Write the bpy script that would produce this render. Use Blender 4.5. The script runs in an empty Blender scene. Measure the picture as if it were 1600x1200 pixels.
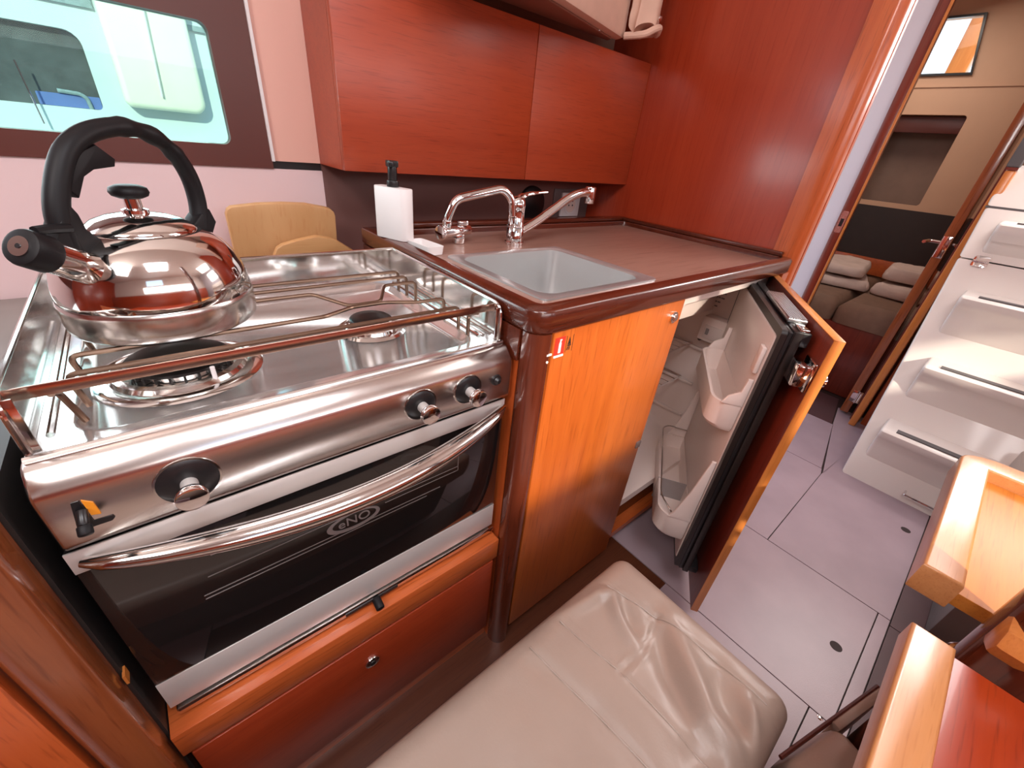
import bpy, bmesh, math, random
from mathutils import Vector, Matrix, noise
random.seed(7)
SC = bpy.context.scene
COL = SC.collection
PI = math.pi

# ------------------------------------------------------------------ camera
cd = bpy.data.cameras.new('camera'); cam = bpy.data.objects.new('camera', cd); COL.objects.link(cam)
cd.sensor_width = 36.0; cd.lens = 36.0 * 636.0 / 1600.0; cd.clip_start = 0.02; cd.clip_end = 200
cam.location = (-0.3966, -0.3876, 1.080)
def _orient():
    right = Vector(CAM[0]); down = Vector(CAM[1]); fwd = Vector(CAM[2])
    m = Matrix((right, -down, -fwd)).transposed()
    cam.rotation_euler = m.to_euler()
CAM = ((0.768771, -0.632672, 0.09337),
       (-0.257218, -0.439559, -0.860597),
       (0.585517, 0.637585, -0.500655))
_orient()
SC.camera = cam

# ------------------------------------------------------------------ world, sun, lamps for hatch and window daylight, an added fill
w = bpy.data.worlds.new('sky'); SC.world = w; w.use_nodes = True
nt = w.node_tree; nt.nodes.clear()
wo = nt.nodes.new('ShaderNodeOutputWorld'); bg = nt.nodes.new('ShaderNodeBackground')
tc = nt.nodes.new('ShaderNodeTexCoord'); sp = nt.nodes.new('ShaderNodeSeparateXYZ'); rp = nt.nodes.new('ShaderNodeValToRGB')
rp.color_ramp.elements[0].position = 0.0; rp.color_ramp.elements[0].color = (0.80, 0.88, 0.95, 1)
rp.color_ramp.elements[1].position = 0.8; rp.color_ramp.elements[1].color = (0.38, 0.60, 0.95, 1)
nt.links.new(tc.outputs['Generated'], sp.inputs[0]); nt.links.new(sp.outputs['Z'], rp.inputs[0])
nt.links.new(rp.outputs[0], bg.inputs[0]); nt.links.new(bg.outputs[0], wo.inputs[0])
bg.inputs[1].default_value = 2.0

def lamp(name, kind, loc, direction, energy, color=(1, 1, 1), size=0.5, size_y=None, angle=0.01, spread=PI):
    l = bpy.data.lights.new(name, kind); l.energy = energy; l.color = color
    if kind == 'AREA':
        l.shape = 'RECTANGLE'; l.size = size; l.size_y = size_y or size; l.spread = spread
    if kind == 'SUN': l.angle = angle
    o = bpy.data.objects.new(name, l); COL.objects.link(o); o.location = loc
    o.rotation_euler = Vector(direction).to_track_quat('-Z', 'Y').to_euler()
    return o
lamp('sun', 'SUN', (0, -6, 5), (0.55, 1.0, -0.66), 5.4, (1.0, 0.90, 0.76), angle=0.03)
PINK = (1.0, 0.93, 0.91)
lamp('companionway_daylight', 'AREA', (2.16, -0.68, 1.66), (-1, 0.05, -0.30), 15, PINK, 0.62, 0.50)
lamp('companionway_top_daylight', 'AREA', (1.70, -0.66, 2.22), (-0.25, 0.1, -1), 9, PINK, 0.75, 0.65)
lamp('hatch_daylight', 'AREA', (-0.35, -0.75, 2.26), (0, 0.25, -1), 20, (0.94, 0.95, 1.0), 0.62, 0.62)
lamp('forward_fill', 'AREA', (-1.35, -0.55, 2.10), (0.62, 0.62, -0.55), 17, (1.0, 0.95, 0.94), 0.55, 0.55)  # added fill to brighten the pillar and port side; no hatch there
lamp('starboard_daylight', 'AREA', (-0.1, -1.84, 1.48), (0, 1, -0.12), 10, PINK, 2.2, 0.30)
lamp('port_high_daylight', 'AREA', (-1.15, 0.77, 1.53), (0.25, -1, -0.2), 3.5, (0.88, 0.90, 1.0), 1.0, 0.20)
lamp('port_window_daylight', 'AREA', (-0.72, 0.79, 1.13), (0.1, -1, -0.3), 4, (0.92, 0.97, 1.0), 0.95, 0.19)
lamp('cabin_daylight', 'AREA', (3.0, 0.5, 1.98), (0, -0.2, -1), 6.0, (1.0, 0.88, 0.78), 0.5, 0.5)

SC.view_settings.view_transform = 'Standard'; SC.view_settings.look = 'None'
SC.view_settings.gamma = 1.0; SC.view_settings.use_curve_mapping = False
SC.view_settings.exposure = 0.0
SC.cycles.max_bounces = 10; SC.cycles.diffuse_bounces = 5; SC.cycles.glossy_bounces = 6
SC.cycles.use_denoising = True
SC.cycles.sample_clamp_indirect = 6.0

# ------------------------------------------------------------------ materials
def newmat(name):
    m = bpy.data.materials.new(name); m.use_nodes = True
    n = m.node_tree.nodes; b = n['Principled BSDF']
    return m, n, m.node_tree.links, b
def plain(name, col, rough=0.5, metal=0.0, coat=0.0, var=0.06, scale=14.0, bump=0.0, bscale=60.0, emit=None, spec=0.5):
    m, n, L, b = newmat(name)
    g = n.new('ShaderNodeNewGeometry'); t = n.new('ShaderNodeTexNoise'); t.inputs['Scale'].default_value = scale; t.inputs['Detail'].default_value = 4
    r = n.new('ShaderNodeValToRGB')
    r.color_ramp.elements[0].color = tuple(c * (1 - var) for c in col) + (1,); r.color_ramp.elements[0].position = 0.3
    r.color_ramp.elements[1].color = tuple(min(1, c * (1 + var)) for c in col) + (1,); r.color_ramp.elements[1].position = 0.7
    L.new(g.outputs['Position'], t.inputs['Vector']); L.new(t.outputs['Fac'], r.inputs[0]); L.new(r.outputs[0], b.inputs['Base Color'])
    b.inputs['Roughness'].default_value = rough; b.inputs['Metallic'].default_value = metal; b.inputs['Coat Weight'].default_value = coat
    b.inputs['Coat Roughness'].default_value = 0.08; b.inputs['Specular IOR Level'].default_value = spec
    if bump:
        t2 = n.new('ShaderNodeTexNoise'); t2.inputs['Scale'].default_value = bscale; t2.inputs['Detail'].default_value = 3
        bp = n.new('ShaderNodeBump'); bp.inputs['Strength'].default_value = bump; bp.inputs['Distance'].default_value = 0.004
        L.new(g.outputs['Position'], t2.inputs['Vector']); L.new(t2.outputs['Fac'], bp.inputs['Height']); L.new(bp.outputs[0], b.inputs['Normal'])
    return m
def wood(name, a, c, axis='z', rough=0.3, coat=0.3, fine=55.0, cr=0.12, mid=0.5, stretch=0.05, pore=0.70):
    """polished veneer: long grain along one axis, fine dark pores, clear varnish"""
    m, n, L, b = newmat(name)
    g = n.new('ShaderNodeNewGeometry'); mp = n.new('ShaderNodeMapping')
    s = {'x': (stretch, 1, 1), 'y': (1, stretch, 1), 'z': (1, 1, stretch)}[axis]
    mp.inputs['Scale'].default_value = s
    L.new(g.outputs['Position'], mp.inputs['Vector'])
    t = n.new('ShaderNodeTexNoise'); t.inputs['Scale'].default_value = fine; t.inputs['Detail'].default_value = 6; t.inputs['Roughness'].default_value = 0.65
    t2 = n.new('ShaderNodeTexNoise'); t2.inputs['Scale'].default_value = fine * 0.14; t2.inputs['Detail'].default_value = 3; t2.inputs['Distortion'].default_value = 0.6
    t3 = n.new('ShaderNodeTexNoise'); t3.inputs['Scale'].default_value = fine * 5; t3.inputs['Detail'].default_value = 2
    for q in (t, t2, t3): L.new(mp.outputs[0], q.inputs['Vector'])
    mx = n.new('ShaderNodeMix'); mx.data_type = 'FLOAT'; mx.inputs[0].default_value = 0.5
    L.new(t.outputs['Fac'], mx.inputs[2]); L.new(t2.outputs['Fac'], mx.inputs[3])
    r = n.new('ShaderNodeValToRGB'); r.color_ramp.elements[0].position = mid - 0.16; r.color_ramp.elements[1].position = mid + 0.16
    r.color_ramp.elements[0].color = tuple(c) + (1,); r.color_ramp.elements[1].color = tuple(a) + (1,)
    L.new(mx.outputs[0], r.inputs[0])
    r3 = n.new('ShaderNodeValToRGB'); r3.color_ramp.elements[0].position = 0.30; r3.color_ramp.elements[1].position = 0.44
    r3.color_ramp.elements[0].color = (pore, pore * 0.93, pore * 0.88, 1); r3.color_ramp.elements[1].color = (1, 1, 1, 1)
    L.new(t3.outputs['Fac'], r3.inputs[0])
    mu = n.new('ShaderNodeMix'); mu.data_type = 'RGBA'; mu.blend_type = 'MULTIPLY'; mu.inputs[0].default_value = 1.0
    L.new(r.outputs[0], mu.inputs[6]); L.new(r3.outputs[0], mu.inputs[7]); L.new(mu.outputs[2], b.inputs['Base Color'])
    b.inputs['Roughness'].default_value = rough; b.inputs['Coat Weight'].default_value = coat; b.inputs['Coat Roughness'].default_value = cr
    return m
def steel(name, col=(0.72, 0.70, 0.68), rough=0.14, axis=None, wav=0.02, wscale=7.0):
    m, n, L, b = newmat(name)
    b.inputs['Base Color'].default_value = col + (1,); b.inputs['Metallic'].default_value = 1.0
    g = n.new('ShaderNodeNewGeometry'); mp = n.new('ShaderNodeMapping')
    mp.inputs['Scale'].default_value = {'x': (0.03, 1, 1), 'y': (1, 0.03, 1), 'z': (1, 1, 0.03), None: (1, 1, 1)}[axis]
    t = n.new('ShaderNodeTexNoise'); t.inputs['Scale'].default_value = 160.0; t.inputs['Detail'].default_value = 5
    L.new(g.outputs['Position'], mp.inputs['Vector']); L.new(mp.outputs[0], t.inputs['Vector'])
    t.inputs['Scale'].default_value = 160.0 if axis else 14.0; k_ = 0.32 if axis else 0.18
    r = n.new('ShaderNodeMapRange'); r.inputs['To Min'].default_value = rough * (1 - k_); r.inputs['To Max'].default_value = rough * (1 + k_)
    L.new(t.outputs['Fac'], r.inputs['Value']); L.new(r.outputs[0], b.inputs['Roughness'])
    t2 = n.new('ShaderNodeTexNoise'); t2.inputs['Scale'].default_value = wscale; t2.inputs['Detail'].default_value = 1
    bp = n.new('ShaderNodeBump'); bp.inputs['Strength'].default_value = wav; bp.inputs['Distance'].default_value = 0.05
    L.new(g.outputs['Position'], t2.inputs['Vector']); L.new(t2.outputs['Fac'], bp.inputs['Height']); L.new(bp.outputs[0], b.inputs['Normal'])
    return m
def glassy(name, col, rough=0.03, alpha=1.0, trans=0.0):
    m, n, L, b = newmat(name)
    b.inputs['Base Color'].default_value = col + (1,); b.inputs['Roughness'].default_value = rough
    b.inputs['Transmission Weight'].default_value = trans; b.inputs['IOR'].default_value = 1.75
    return m

M = {}
M['mahogany_v'] = wood('mahogany upright grain', (0.40, 0.050, 0.016), (0.32, 0.034, 0.011), 'z', 0.26, 0.30, 40, 0.13, pore=0.86)
M['mahogany_h'] = wood('mahogany level grain', (0.39, 0.054, 0.015), (0.31, 0.036, 0.010), 'x', 0.36, 0.22, 75, 0.26, pore=0.76)
M['mahogany_solid'] = wood('solid mahogany', (0.58, 0.135, 0.032), (0.42, 0.075, 0.017), 'x', 0.30, 0.35, 60, 0.12)
M['mahogany_solid_v'] = wood('solid mahogany upright', (0.56, 0.120, 0.028), (0.40, 0.066, 0.015), 'z', 0.30, 0.35, 60, 0.12)
M['panel'] = wood('figured galley panel', (0.49, 0.118, 0.018), (0.36, 0.070, 0.010), 'z', 0.30, 0.35, 42, 0.15)
M['dark_edge'] = wood('dark stained edging', (0.115, 0.022, 0.009), (0.065, 0.011, 0.005), 'x', 0.22, 0.35, 40, 0.06)
M['dark_edge_v'] = wood('dark stained post', (0.15, 0.030, 0.012), (0.075, 0.014, 0.007), 'z', 0.2, 0.6, 40, 0.06)
M['dark_door'] = wood('door inner face', (0.20, 0.030, 0.014), (0.11, 0.014, 0.008), 'z', 0.3, 0.4, 40, 0.1)
M['edge_oak'] = wood('pale lipping', (0.66, 0.235, 0.055), (0.46, 0.135, 0.025), 'z', 0.3, 0.3, 90, 0.2, pore=0.9)
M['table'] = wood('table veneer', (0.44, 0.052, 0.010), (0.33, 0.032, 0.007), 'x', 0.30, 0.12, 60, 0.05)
M['table_sunlit'] = wood('sunlit table veneer', (0.70, 0.27, 0.040), (0.56, 0.18, 0.024), 'x', 0.42, 0.0, 60, 0.08, pore=0.85)  # same wood as the table, sunlight painted in as a golden colour
M['post_brown'] = wood('brown varnished post', (0.30, 0.085, 0.028), (0.19, 0.045, 0.014), 'z', 0.22, 0.5, 40, 0.08)
M['table_rim'] = wood('table rim', (0.64, 0.29, 0.110), (0.52, 0.205, 0.068), 'x', 0.30, 0.5, 80, 0.16, pore=0.88)
M['laminate'] = wood('worktop laminate', (0.36, 0.20, 0.155), (0.30, 0.155, 0.115), 'x', 0.34, 0.15, 30, 0.2)
M['bamboo'] = wood('bamboo board', (0.60, 0.335, 0.15), (0.53, 0.275, 0.11), 'z', 0.5, 0.05, 30, 0.3, pore=0.95)
M['bamboo_h'] = wood('bamboo board level grain', (0.62, 0.335, 0.145), (0.50, 0.25, 0.095), 'x', 0.5, 0.05, 50, 0.3, pore=0.92)
M['wall_pink'] = plain('painted liner', (0.74, 0.555, 0.56), 0.42, var=0.02, scale=3)
M['wall_white'] = plain('pale laminate', (0.66, 0.64, 0.70), 0.35, var=0.02, scale=3)
M['wall_room'] = plain('room liner', (0.72, 0.62, 0.56), 0.5, var=0.03, scale=3)
M['pillar_pink'] = plain('painted pillar', (0.74, 0.42, 0.34), 0.45, var=0.02, scale=3)
M['soffit_shade'] = plain('painted shade under soffit', (0.22, 0.085, 0.055), 0.5)
M['salmon'] = plain('salmon fabric', (0.66, 0.43, 0.33), 0.8, var=0.05, scale=20)
M['greige'] = plain('grey brown plinth', (0.20, 0.165, 0.15), 0.5)
M['splash'] = plain('brown splashback', (0.17, 0.080, 0.070), 0.42, var=0.06, scale=5)
M['window_frame'] = plain('brown window surround', (0.095, 0.020, 0.013), 0.38, var=0.06, scale=5)
M['vinyl'] = plain('beige vinyl', (0.375, 0.285, 0.235), 0.36, var=0.04, scale=9, bump=0.06, bscale=300)
M['cabin_cream'] = plain('cabin liner', (0.62, 0.375, 0.24), 0.6, var=0.04, scale=4)
M['cabin_dark'] = plain('dark recess lining', (0.030, 0.018, 0.016), 0.6, var=0.1)
M['mattress'] = plain('brown mattress cloth', (0.20, 0.115, 0.075), 0.8, var=0.08, scale=30)
M['linen'] = plain('pale linen', (0.60, 0.47, 0.41), 0.9, var=0.06, scale=20, bump=0.4, bscale=50)
M['floor_panel'] = plain('sole board laminate', (0.385, 0.285, 0.31), 0.33, var=0.07, scale=6.5, bump=0.05, bscale=300)
M['floor_seam'] = plain('dark sole joint', (0.035, 0.018, 0.016), 0.7)
M['floor_wood_shaded'] = wood('wooden sole margin with painted shade', (0.125, 0.036, 0.014), (0.075, 0.018, 0.008), 'x', 0.4, 0.1, 50, 0.2)
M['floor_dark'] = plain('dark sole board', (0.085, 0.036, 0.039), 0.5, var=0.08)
M['gelcoat'] = plain('white gelcoat', (0.80, 0.735, 0.675), 0.26, coat=0.3, var=0.015, scale=3)
M['recess'] = plain('locker recess lining', (0.24, 0.145, 0.105), 0.6)
M['grip'] = plain('grey anti slip strip', (0.11, 0.10, 0.10), 0.8)
M['fridge_white'] = plain('fridge plastic', (0.84, 0.70, 0.64), 0.32, var=0.02, scale=4)
M['fridge_liner'] = plain('fridge door liner', (0.72, 0.60, 0.55), 0.30, var=0.02, scale=4)
M['black'] = plain('black plastic', (0.012, 0.011, 0.012), 0.30, var=0.1)
M['black_soft'] = plain('soft black grip', (0.007, 0.006, 0.007), 0.5, var=0.1, spec=0.25)
M['rubber'] = plain('black door seal', (0.018, 0.013, 0.012), 0.35)
M['enamel'] = plain('black enamel burner cap', (0.006, 0.005, 0.005), 0.30, coat=0.1, spec=0.35)
M['white_plastic'] = plain('white plastic', (0.74, 0.70, 0.70), 0.35, var=0.01)
M['white_ceramic'] = plain('matt white bottle', (0.80, 0.76, 0.75), 0.42, var=0.01)
M['grey_plate'] = plain('grey plate', (0.12, 0.085, 0.082), 0.4)
M['red_print'] = plain('red print', (0.62, 0.035, 0.02), 0.4)
M['white_print'] = plain('white print', (0.82, 0.76, 0.72), 0.4)
M['black_print'] = plain('black print', (0.02, 0.015, 0.012), 0.5)
M['logo_print'] = plain('pale grey print', (0.22, 0.19, 0.185), 0.35)
M['grey_print'] = plain('grey print', (0.30, 0.26, 0.25), 0.4)
M['yellow_print'] = plain('orange print', (0.85, 0.30, 0.02), 0.4)
M['steel'] = steel('polished steel', rough=0.11, wav=0.012)
M['steel_tray'] = steel('hob steel', (0.70, 0.67, 0.66), 0.15, None, 0.012, 6)
M['steel_brushed'] = steel('brushed steel', (0.74, 0.70, 0.67), 0.24, 'x', 0.02)
M['steel_strip'] = steel('satin door strip', (0.86, 0.82, 0.79), 0.36, 'x', 0.01)
M['steel_strip'].node_tree.nodes['Principled BSDF'].inputs['Metallic'].default_value = 0.55
M['steel_sink'] = steel('satin sink steel', (0.62, 0.615, 0.61), 0.30, None, 0.012)
for k_, v_ in (('steel_sink', 0.74), ('steel_tray', 0.80)): M[k_].node_tree.nodes['Principled BSDF'].inputs['Metallic'].default_value = v_
M['kettle'] = steel('polished kettle steel', (0.78, 0.74, 0.71), 0.07, None, 0.03, 12)
M['kettle_band'] = steel('brushed kettle band', (0.66, 0.63, 0.60), 0.22, 'z', 0.02)
M['chrome'] = steel('chrome', (0.82, 0.80, 0.80), 0.05, None, 0.0)
M['rod'] = steel('hob wire', (0.24, 0.16, 0.115), 0.34, 'x', 0.0)
M['bar'] = steel('fiddle bar steel', (0.66, 0.50, 0.42), 0.20, 'x', 0.0)
M['alu'] = steel('ribbed aluminium', (0.72, 0.74, 0.76), 0.30, None, 0.0)
M['oven_glass'] = glassy('oven door glass', (0.010, 0.009, 0.009), 0.04)
M['oven_dark'] = plain('oven casing', (0.020, 0.016, 0.015), 0.5)
M['boat_white'] = plain('white hull paint', (0.62, 0.66, 0.64), 0.35, var=0.02)
M['boat_cream'] = plain('cream side screen', (0.86, 0.80, 0.62), 0.4, var=0.02)
M['boat_glass'] = plain('smoked window', (0.085, 0.085, 0.085), 0.25, var=0.4, scale=9)
M['boat_grey'] = plain('grey deck grip', (0.25, 0.30, 0.30), 0.7, var=0.2, scale=60)
M['boat_blue'] = plain('blue canvas', (0.12, 0.17, 0.40), 0.7)
M['clear_glass'] = None
def clear(tint=(0.72, 0.92, 0.89, 1)):
    m, n, L, b = newmat('clear pane')
    tr = n.new('ShaderNodeBsdfTransparent'); tr.inputs[0].default_value = tint
    gl = n.new('ShaderNodeBsdfGlossy'); gl.inputs['Roughness'].default_value = 0.02
    mx = n.new('ShaderNodeMixShader'); fr = n.new('ShaderNodeFresnel'); fr.inputs[0].default_value = 1.22
    L.new(fr.outputs[0], mx.inputs[0]); L.new(tr.outputs[0], mx.inputs[1]); L.new(gl.outputs[0], mx.inputs[2])
    L.new(mx.outputs[0], n['Material Output'].inputs[0])
    return m
M['clear_glass'] = clear()
M['cabin_glass'] = clear((0.96, 0.97, 0.97, 1))

# ------------------------------------------------------------------ mesh helpers
def rrect(x0, x1, y0, y1, r, seg=5):
    """rounded rectangle outline; r is one radius or four (x0y0, x1y0, x1y1, x0y1)"""
    rs = r if isinstance(r, (tuple, list)) else (r,) * 4
    out = []
    for (cx, cy, a0, rr) in ((x0, y0, PI, rs[0]), (x1, y0, 1.5 * PI, rs[1]), (x1, y1, 0, rs[2]), (x0, y1, 0.5 * PI, rs[3])):
        if rr <= 0: out.append((cx, cy)); continue
        ox = cx + rr if cx == x0 else cx - rr; oy = cy + rr if cy == y0 else cy - rr
        for i in range(seg + 1):
            a = a0 + i / seg * PI / 2; out.append((ox + rr * math.cos(a), oy + rr * math.sin(a)))
    return out
def circle(cx, cy, r, n=24, ry=None):
    return [(cx + r * math.cos(2 * PI * i / n), cy + (ry or r) * math.sin(2 * PI * i / n)) for i in range(n)]
def spline(pts, k=6):
    P = [Vector(p) for p in pts]
    if len(P) < 3: return P
    out = []
    for i in range(len(P) - 1):
        a = P[i - 1] if i else P[0] * 2 - P[1]; b, c = P[i], P[i + 1]; d = P[i + 2] if i + 2 < len(P) else P[-1] * 2 - P[-2]
        for j in range(k):
            t = j / k
            out.append(0.5 * ((2 * b) + (c - a) * t + (2 * a - 5 * b + 4 * c - d) * t * t + (3 * b - a - 3 * c + d) * t ** 3))
    out.append(P[-1]); return out
def fillet(pts, r=0.01, k=5):
    """polyline with its corners rounded"""
    P = [Vector(p) for p in pts]; out = [P[0]]
    for i in range(1, len(P) - 1):
        a = (P[i - 1] - P[i]); b = (P[i + 1] - P[i]); d = min(r, a.length * 0.49, b.length * 0.49)
        A = P[i] + a.normalized() * d; B = P[i] + b.normalized() * d
        for j in range(k + 1):
            t = j / k; out.append((1 - t) ** 2 * A + 2 * t * (1 - t) * P[i] + t * t * B)
    out.append(P[-1]); return out

class MB:
    def __init__(s): s.v = []; s.f = []
    def add(s, bm, mat=None):
        if mat is not None: bm.transform(mat)
        bmesh.ops.recalc_face_normals(bm, faces=bm.faces)
        b = len(s.v); bm.verts.index_update()
        s.v += [v.co.copy() for v in bm.verts]
        s.f += [[b + v.index for v in f.verts] for f in bm.faces]
        bm.free(); return s
    def raw(s, vs, fs, recalc=True):
        bm = bmesh.new(); V = [bm.verts.new(v) for v in vs]
        for f in fs:
            try: bm.faces.new([V[i] for i in f])
            except ValueError: pass
        return s.add(bm)
    def box(s, x0, x1, y0, y1, z0, z1, bev=0.0, seg=2, mat=None):
        bm = bmesh.new(); bmesh.ops.create_cube(bm, size=1.0)
        bm.transform(Matrix.Translation(((x0 + x1) / 2, (y0 + y1) / 2, (z0 + z1) / 2)) @ Matrix.Diagonal((abs(x1 - x0), abs(y1 - y0), abs(z1 - z0), 1)))
        if bev: bmesh.ops.bevel(bm, geom=list(bm.edges), offset=bev, segments=seg, affect='EDGES', profile=0.5)
        return s.add(bm, mat)
    def prism(s, poly, axis, a0, a1, bev=0.0, seg=2, holes=(), mat=None, side_bev=True):
        f = {'x': lambda p, a: (a, p[0], p[1]), 'y': lambda p, a: (p[0], a, p[1]), 'z': lambda p, a: (p[0], p[1], a)}[axis]
        bm = bmesh.new()
        if holes:
            ed = []
            for loop in [poly] + list(holes):
                V = [bm.verts.new(f(p, a0)) for p in loop]
                ed += [bm.edges.new((V[i], V[(i + 1) % len(V)])) for i in range(len(V))]
            bmesh.ops.triangle_fill(bm, use_beauty=True, use_dissolve=False, edges=ed)
        else:
            bm.faces.new([bm.verts.new(f(p, a0)) for p in poly])
        g = bmesh.ops.extrude_face_region(bm, geom=list(bm.faces))
        d = Vector(f((0, 0), a1)) - Vector(f((0, 0), a0))
        bmesh.ops.translate(bm, vec=d, verts=[e for e in g['geom'] if isinstance(e, bmesh.types.BMVert)])
        if bev and not holes:
            bmesh.ops.recalc_face_normals(bm, faces=bm.faces)
            i = 'xyz'.index(axis)
            es = [e for e in bm.edges if abs(e.verts[0].co[i] - e.verts[1].co[i]) < 1e-7]
            bmesh.ops.bevel(bm, geom=es, offset=bev, segments=seg, affect='EDGES', profile=0.5)
        return s.add(bm, mat)
    def cyl(s, p0, p1, r0, r1=None, n=20, bev=0.0):
        p0, p1 = Vector(p0), Vector(p1); d = p1 - p0
        bm = bmesh.new(); bmesh.ops.create_cone(bm, cap_ends=True, segments=n, radius1=r0, radius2=r0 if r1 is None else r1, depth=d.length)
        if bev:
            es = [e for e in bm.edges if abs(e.verts[0].co.z - e.verts[1].co.z) < 1e-7]
            bmesh.ops.bevel(bm, geom=es, offset=bev, segments=2, affect='EDGES', profile=0.5)
        return s.add(bm, Matrix.Translation((p0 + p1) / 2) @ d.to_track_quat('Z', 'Y').to_matrix().to_4x4())
    def tube(s, pts, r, n=10, closed=False, flat=1.0, up=None):
        P = [Vector(p) for p in pts]; N = len(P)
        R = r if isinstance(r, (list, tuple)) else [r] * N
        vs, fs = [], []
        t0 = (P[1] - P[0]).normalized(); ref = Vector(up) if up else (Vector((0, 0, 1)) if abs(t0.z) < 0.9 else Vector((1, 0, 0)))
        u = (ref - t0 * ref.dot(t0)).normalized()
        for i in range(N):
            t = ((P[(i + 1) % N] if (closed or i < N - 1) else P[i]) - (P[i - 1] if (closed or i) else P[i])).normalized()
            u = (u - t * u.dot(t)).normalized(); v = t.cross(u)
            for j in range(n):
                a = 2 * PI * j / n; vs.append(P[i] + (u * math.cos(a) * flat + v * math.sin(a)) * R[i])
        for i in range(N if closed else N - 1):
            for j in range(n):
                a, b = i * n + j, i * n + (j + 1) % n; c = ((i + 1) % N) * n
                fs.append((a, b, c + (j + 1) % n, c + j))
        if not closed: fs.append(tuple(range(n - 1, -1, -1))); fs.append(tuple(range((N - 1) * n, N * n)))
        return s.raw(vs, fs)
    def lathe(s, prof, c, n=40, mat=None):
        vs, fs = [], []
        rings = []
        for (r, z) in prof:
            if r < 1e-6: rings.append([len(vs)]); vs.append(Vector((c[0], c[1], c[2] + z)))
            else:
                rings.append(list(range(len(vs), len(vs) + n)))
                vs += [Vector((c[0] + r * math.cos(2 * PI * i / n), c[1] + r * math.sin(2 * PI * i / n), c[2] + z)) for i in range(n)]
        for A, B in zip(rings, rings[1:]):
            for i in range(n):
                j = (i + 1) % n
                if len(A) == 1 and len(B) == 1: continue
                if len(A) == 1: fs.append((A[0], B[i], B[j]))
                elif len(B) == 1: fs.append((A[i], A[j], B[0]))
                else: fs.append((A[i], A[j], B[j], B[i]))
        bm = bmesh.new(); V = [bm.verts.new(v) for v in vs]
        for f in fs: bm.faces.new([V[i] for i in f])
        return s.add(bm, mat)
    def grid(s, fn, nx, ny, thick=None):
        """sheet from fn(u, v) in 0..1"""
        vs = [Vector(fn(i / nx, j / ny)) for j in range(ny + 1) for i in range(nx + 1)]
        fs = [(j * (nx + 1) + i, j * (nx + 1) + i + 1, (j + 1) * (nx + 1) + i + 1, (j + 1) * (nx + 1) + i) for j in range(ny) for i in range(nx)]
        bm = bmesh.new(); V = [bm.verts.new(v) for v in vs]
        for f in fs: bm.faces.new([V[i] for i in f])
        bmesh.ops.recalc_face_normals(bm, faces=bm.faces)
        if thick: bmesh.ops.solidify(bm, geom=list(bm.faces), thickness=thick)
        return s.add(bm)
    def build(s, name, mat, parent=None, label=None, smooth=35, kind=None, loc=None):
        me = bpy.data.meshes.new(name)
        off = Vector((0, 0, 0)); q = parent
        base = Vector((0, 0, 0))
        while q is not None: base += q.location; q = q.parent
        if parent is None: base = Vector(loc) if loc is not None else base
        me.from_pydata([v - base for v in s.v], [], s.f); me.update()
        me.polygons.foreach_set('use_smooth', [True] * len(me.polygons))
        me.set_sharp_from_angle(angle=math.radians(smooth))
        me.materials.append(M[mat] if isinstance(mat, str) else mat)
        o = bpy.data.objects.new(name, me); COL.objects.link(o)
        if parent is not None: o.parent = parent
        elif loc is not None: o.location = loc
        if label: o['label'] = label
        if kind: o['kind'] = kind
        return o
def thing(name, label, cat, loc=(0, 0, 0), group=None):
    o = bpy.data.objects.new(name, None); COL.objects.link(o); o.location = loc
    o['label'] = label; o['category'] = cat
    if group: o['group'] = group
    return o
def tag(o, label, cat, group=None):
    o['label'] = label; o['category'] = cat
    if group: o['group'] = group
    return o
def struct(name, mb, mat, parent=None, **k): return mb.build(name, mat, parent, kind='structure', **k)
def text_mb(s, size, origin, ux, uy, un, depth=0.0006, shear=0.0, width=1.0):
    """lettering laid on a surface: ux along the line, uy up the letter, un off the surface"""
    c = bpy.data.curves.new('t', 'FONT'); c.body = s; c.size = size; c.extrude = depth; c.align_x = 'CENTER'; c.align_y = 'CENTER'; c.shear = shear
    o = bpy.data.objects.new('t', c); COL.objects.link(o)
    me = bpy.data.meshes.new_from_object(o.evaluated_get(bpy.context.evaluated_depsgraph_get()))
    bpy.data.objects.remove(o); bm = bmesh.new(); bm.from_mesh(me); bpy.data.meshes.remove(me)
    ux, uy, un = Vector(ux) * width, Vector(uy), Vector(un)
    m = Matrix((ux, uy, un)).transposed().to_4x4(); m.translation = Vector(origin)
    mb = MB(); mb.add(bm, m); return mb
# ================================================================== THE SETTING
fl = struct('floor', MB().box(-3.0, 3.6, -2.0, 0.9, -0.05, -0.006), 'floor_seam')
G = -0.0004
def sole(poly, mat='floor_panel', name='floor_panel'):
    # shrink each straight edge a little so that a dark joint shows
    cx = sum(p[0] for p in poly) / len(poly); cy = sum(p[1] for p in poly) / len(poly)
    P = []
    for i in range(len(poly)):
        a, b, c = Vector(poly[i - 1]), Vector(poly[i]), Vector(poly[(i + 1) % len(poly)])
        def off(p, q):
            d = (q - p).normalized(); n = Vector((-d.y, d.x))
            if n.dot(Vector((cx, cy)) - p) < 0: n = -n
            return n
        n1, n2 = off(a, b), off(b, c); m = (n1 + n2); m = m / max(0.3, m.dot(n1)) if m.length > 1e-6 else n1
        P.append(tuple(b + m * G))
    return struct(name, MB().prism(P, 'z', -0.0055, 0.0), mat, fl)
sole([(0.520, -0.600), (0.960, -0.600), (0.960, 0.10), (0.520, 0.10)])
sole([(0.964, -0.630), (1.90, -0.630), (1.90, -0.312), (1.545, -0.284), (0.964, -0.288)])
sole([(0.964, -0.284), (1.545, -0.281), (1.585, -0.272), (1.585, 0.10), (0.964, 0.10)])
sole([(1.589, -0.270), (2.06, -0.186), (2.06, 0.10), (1.589, 0.10)])
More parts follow.
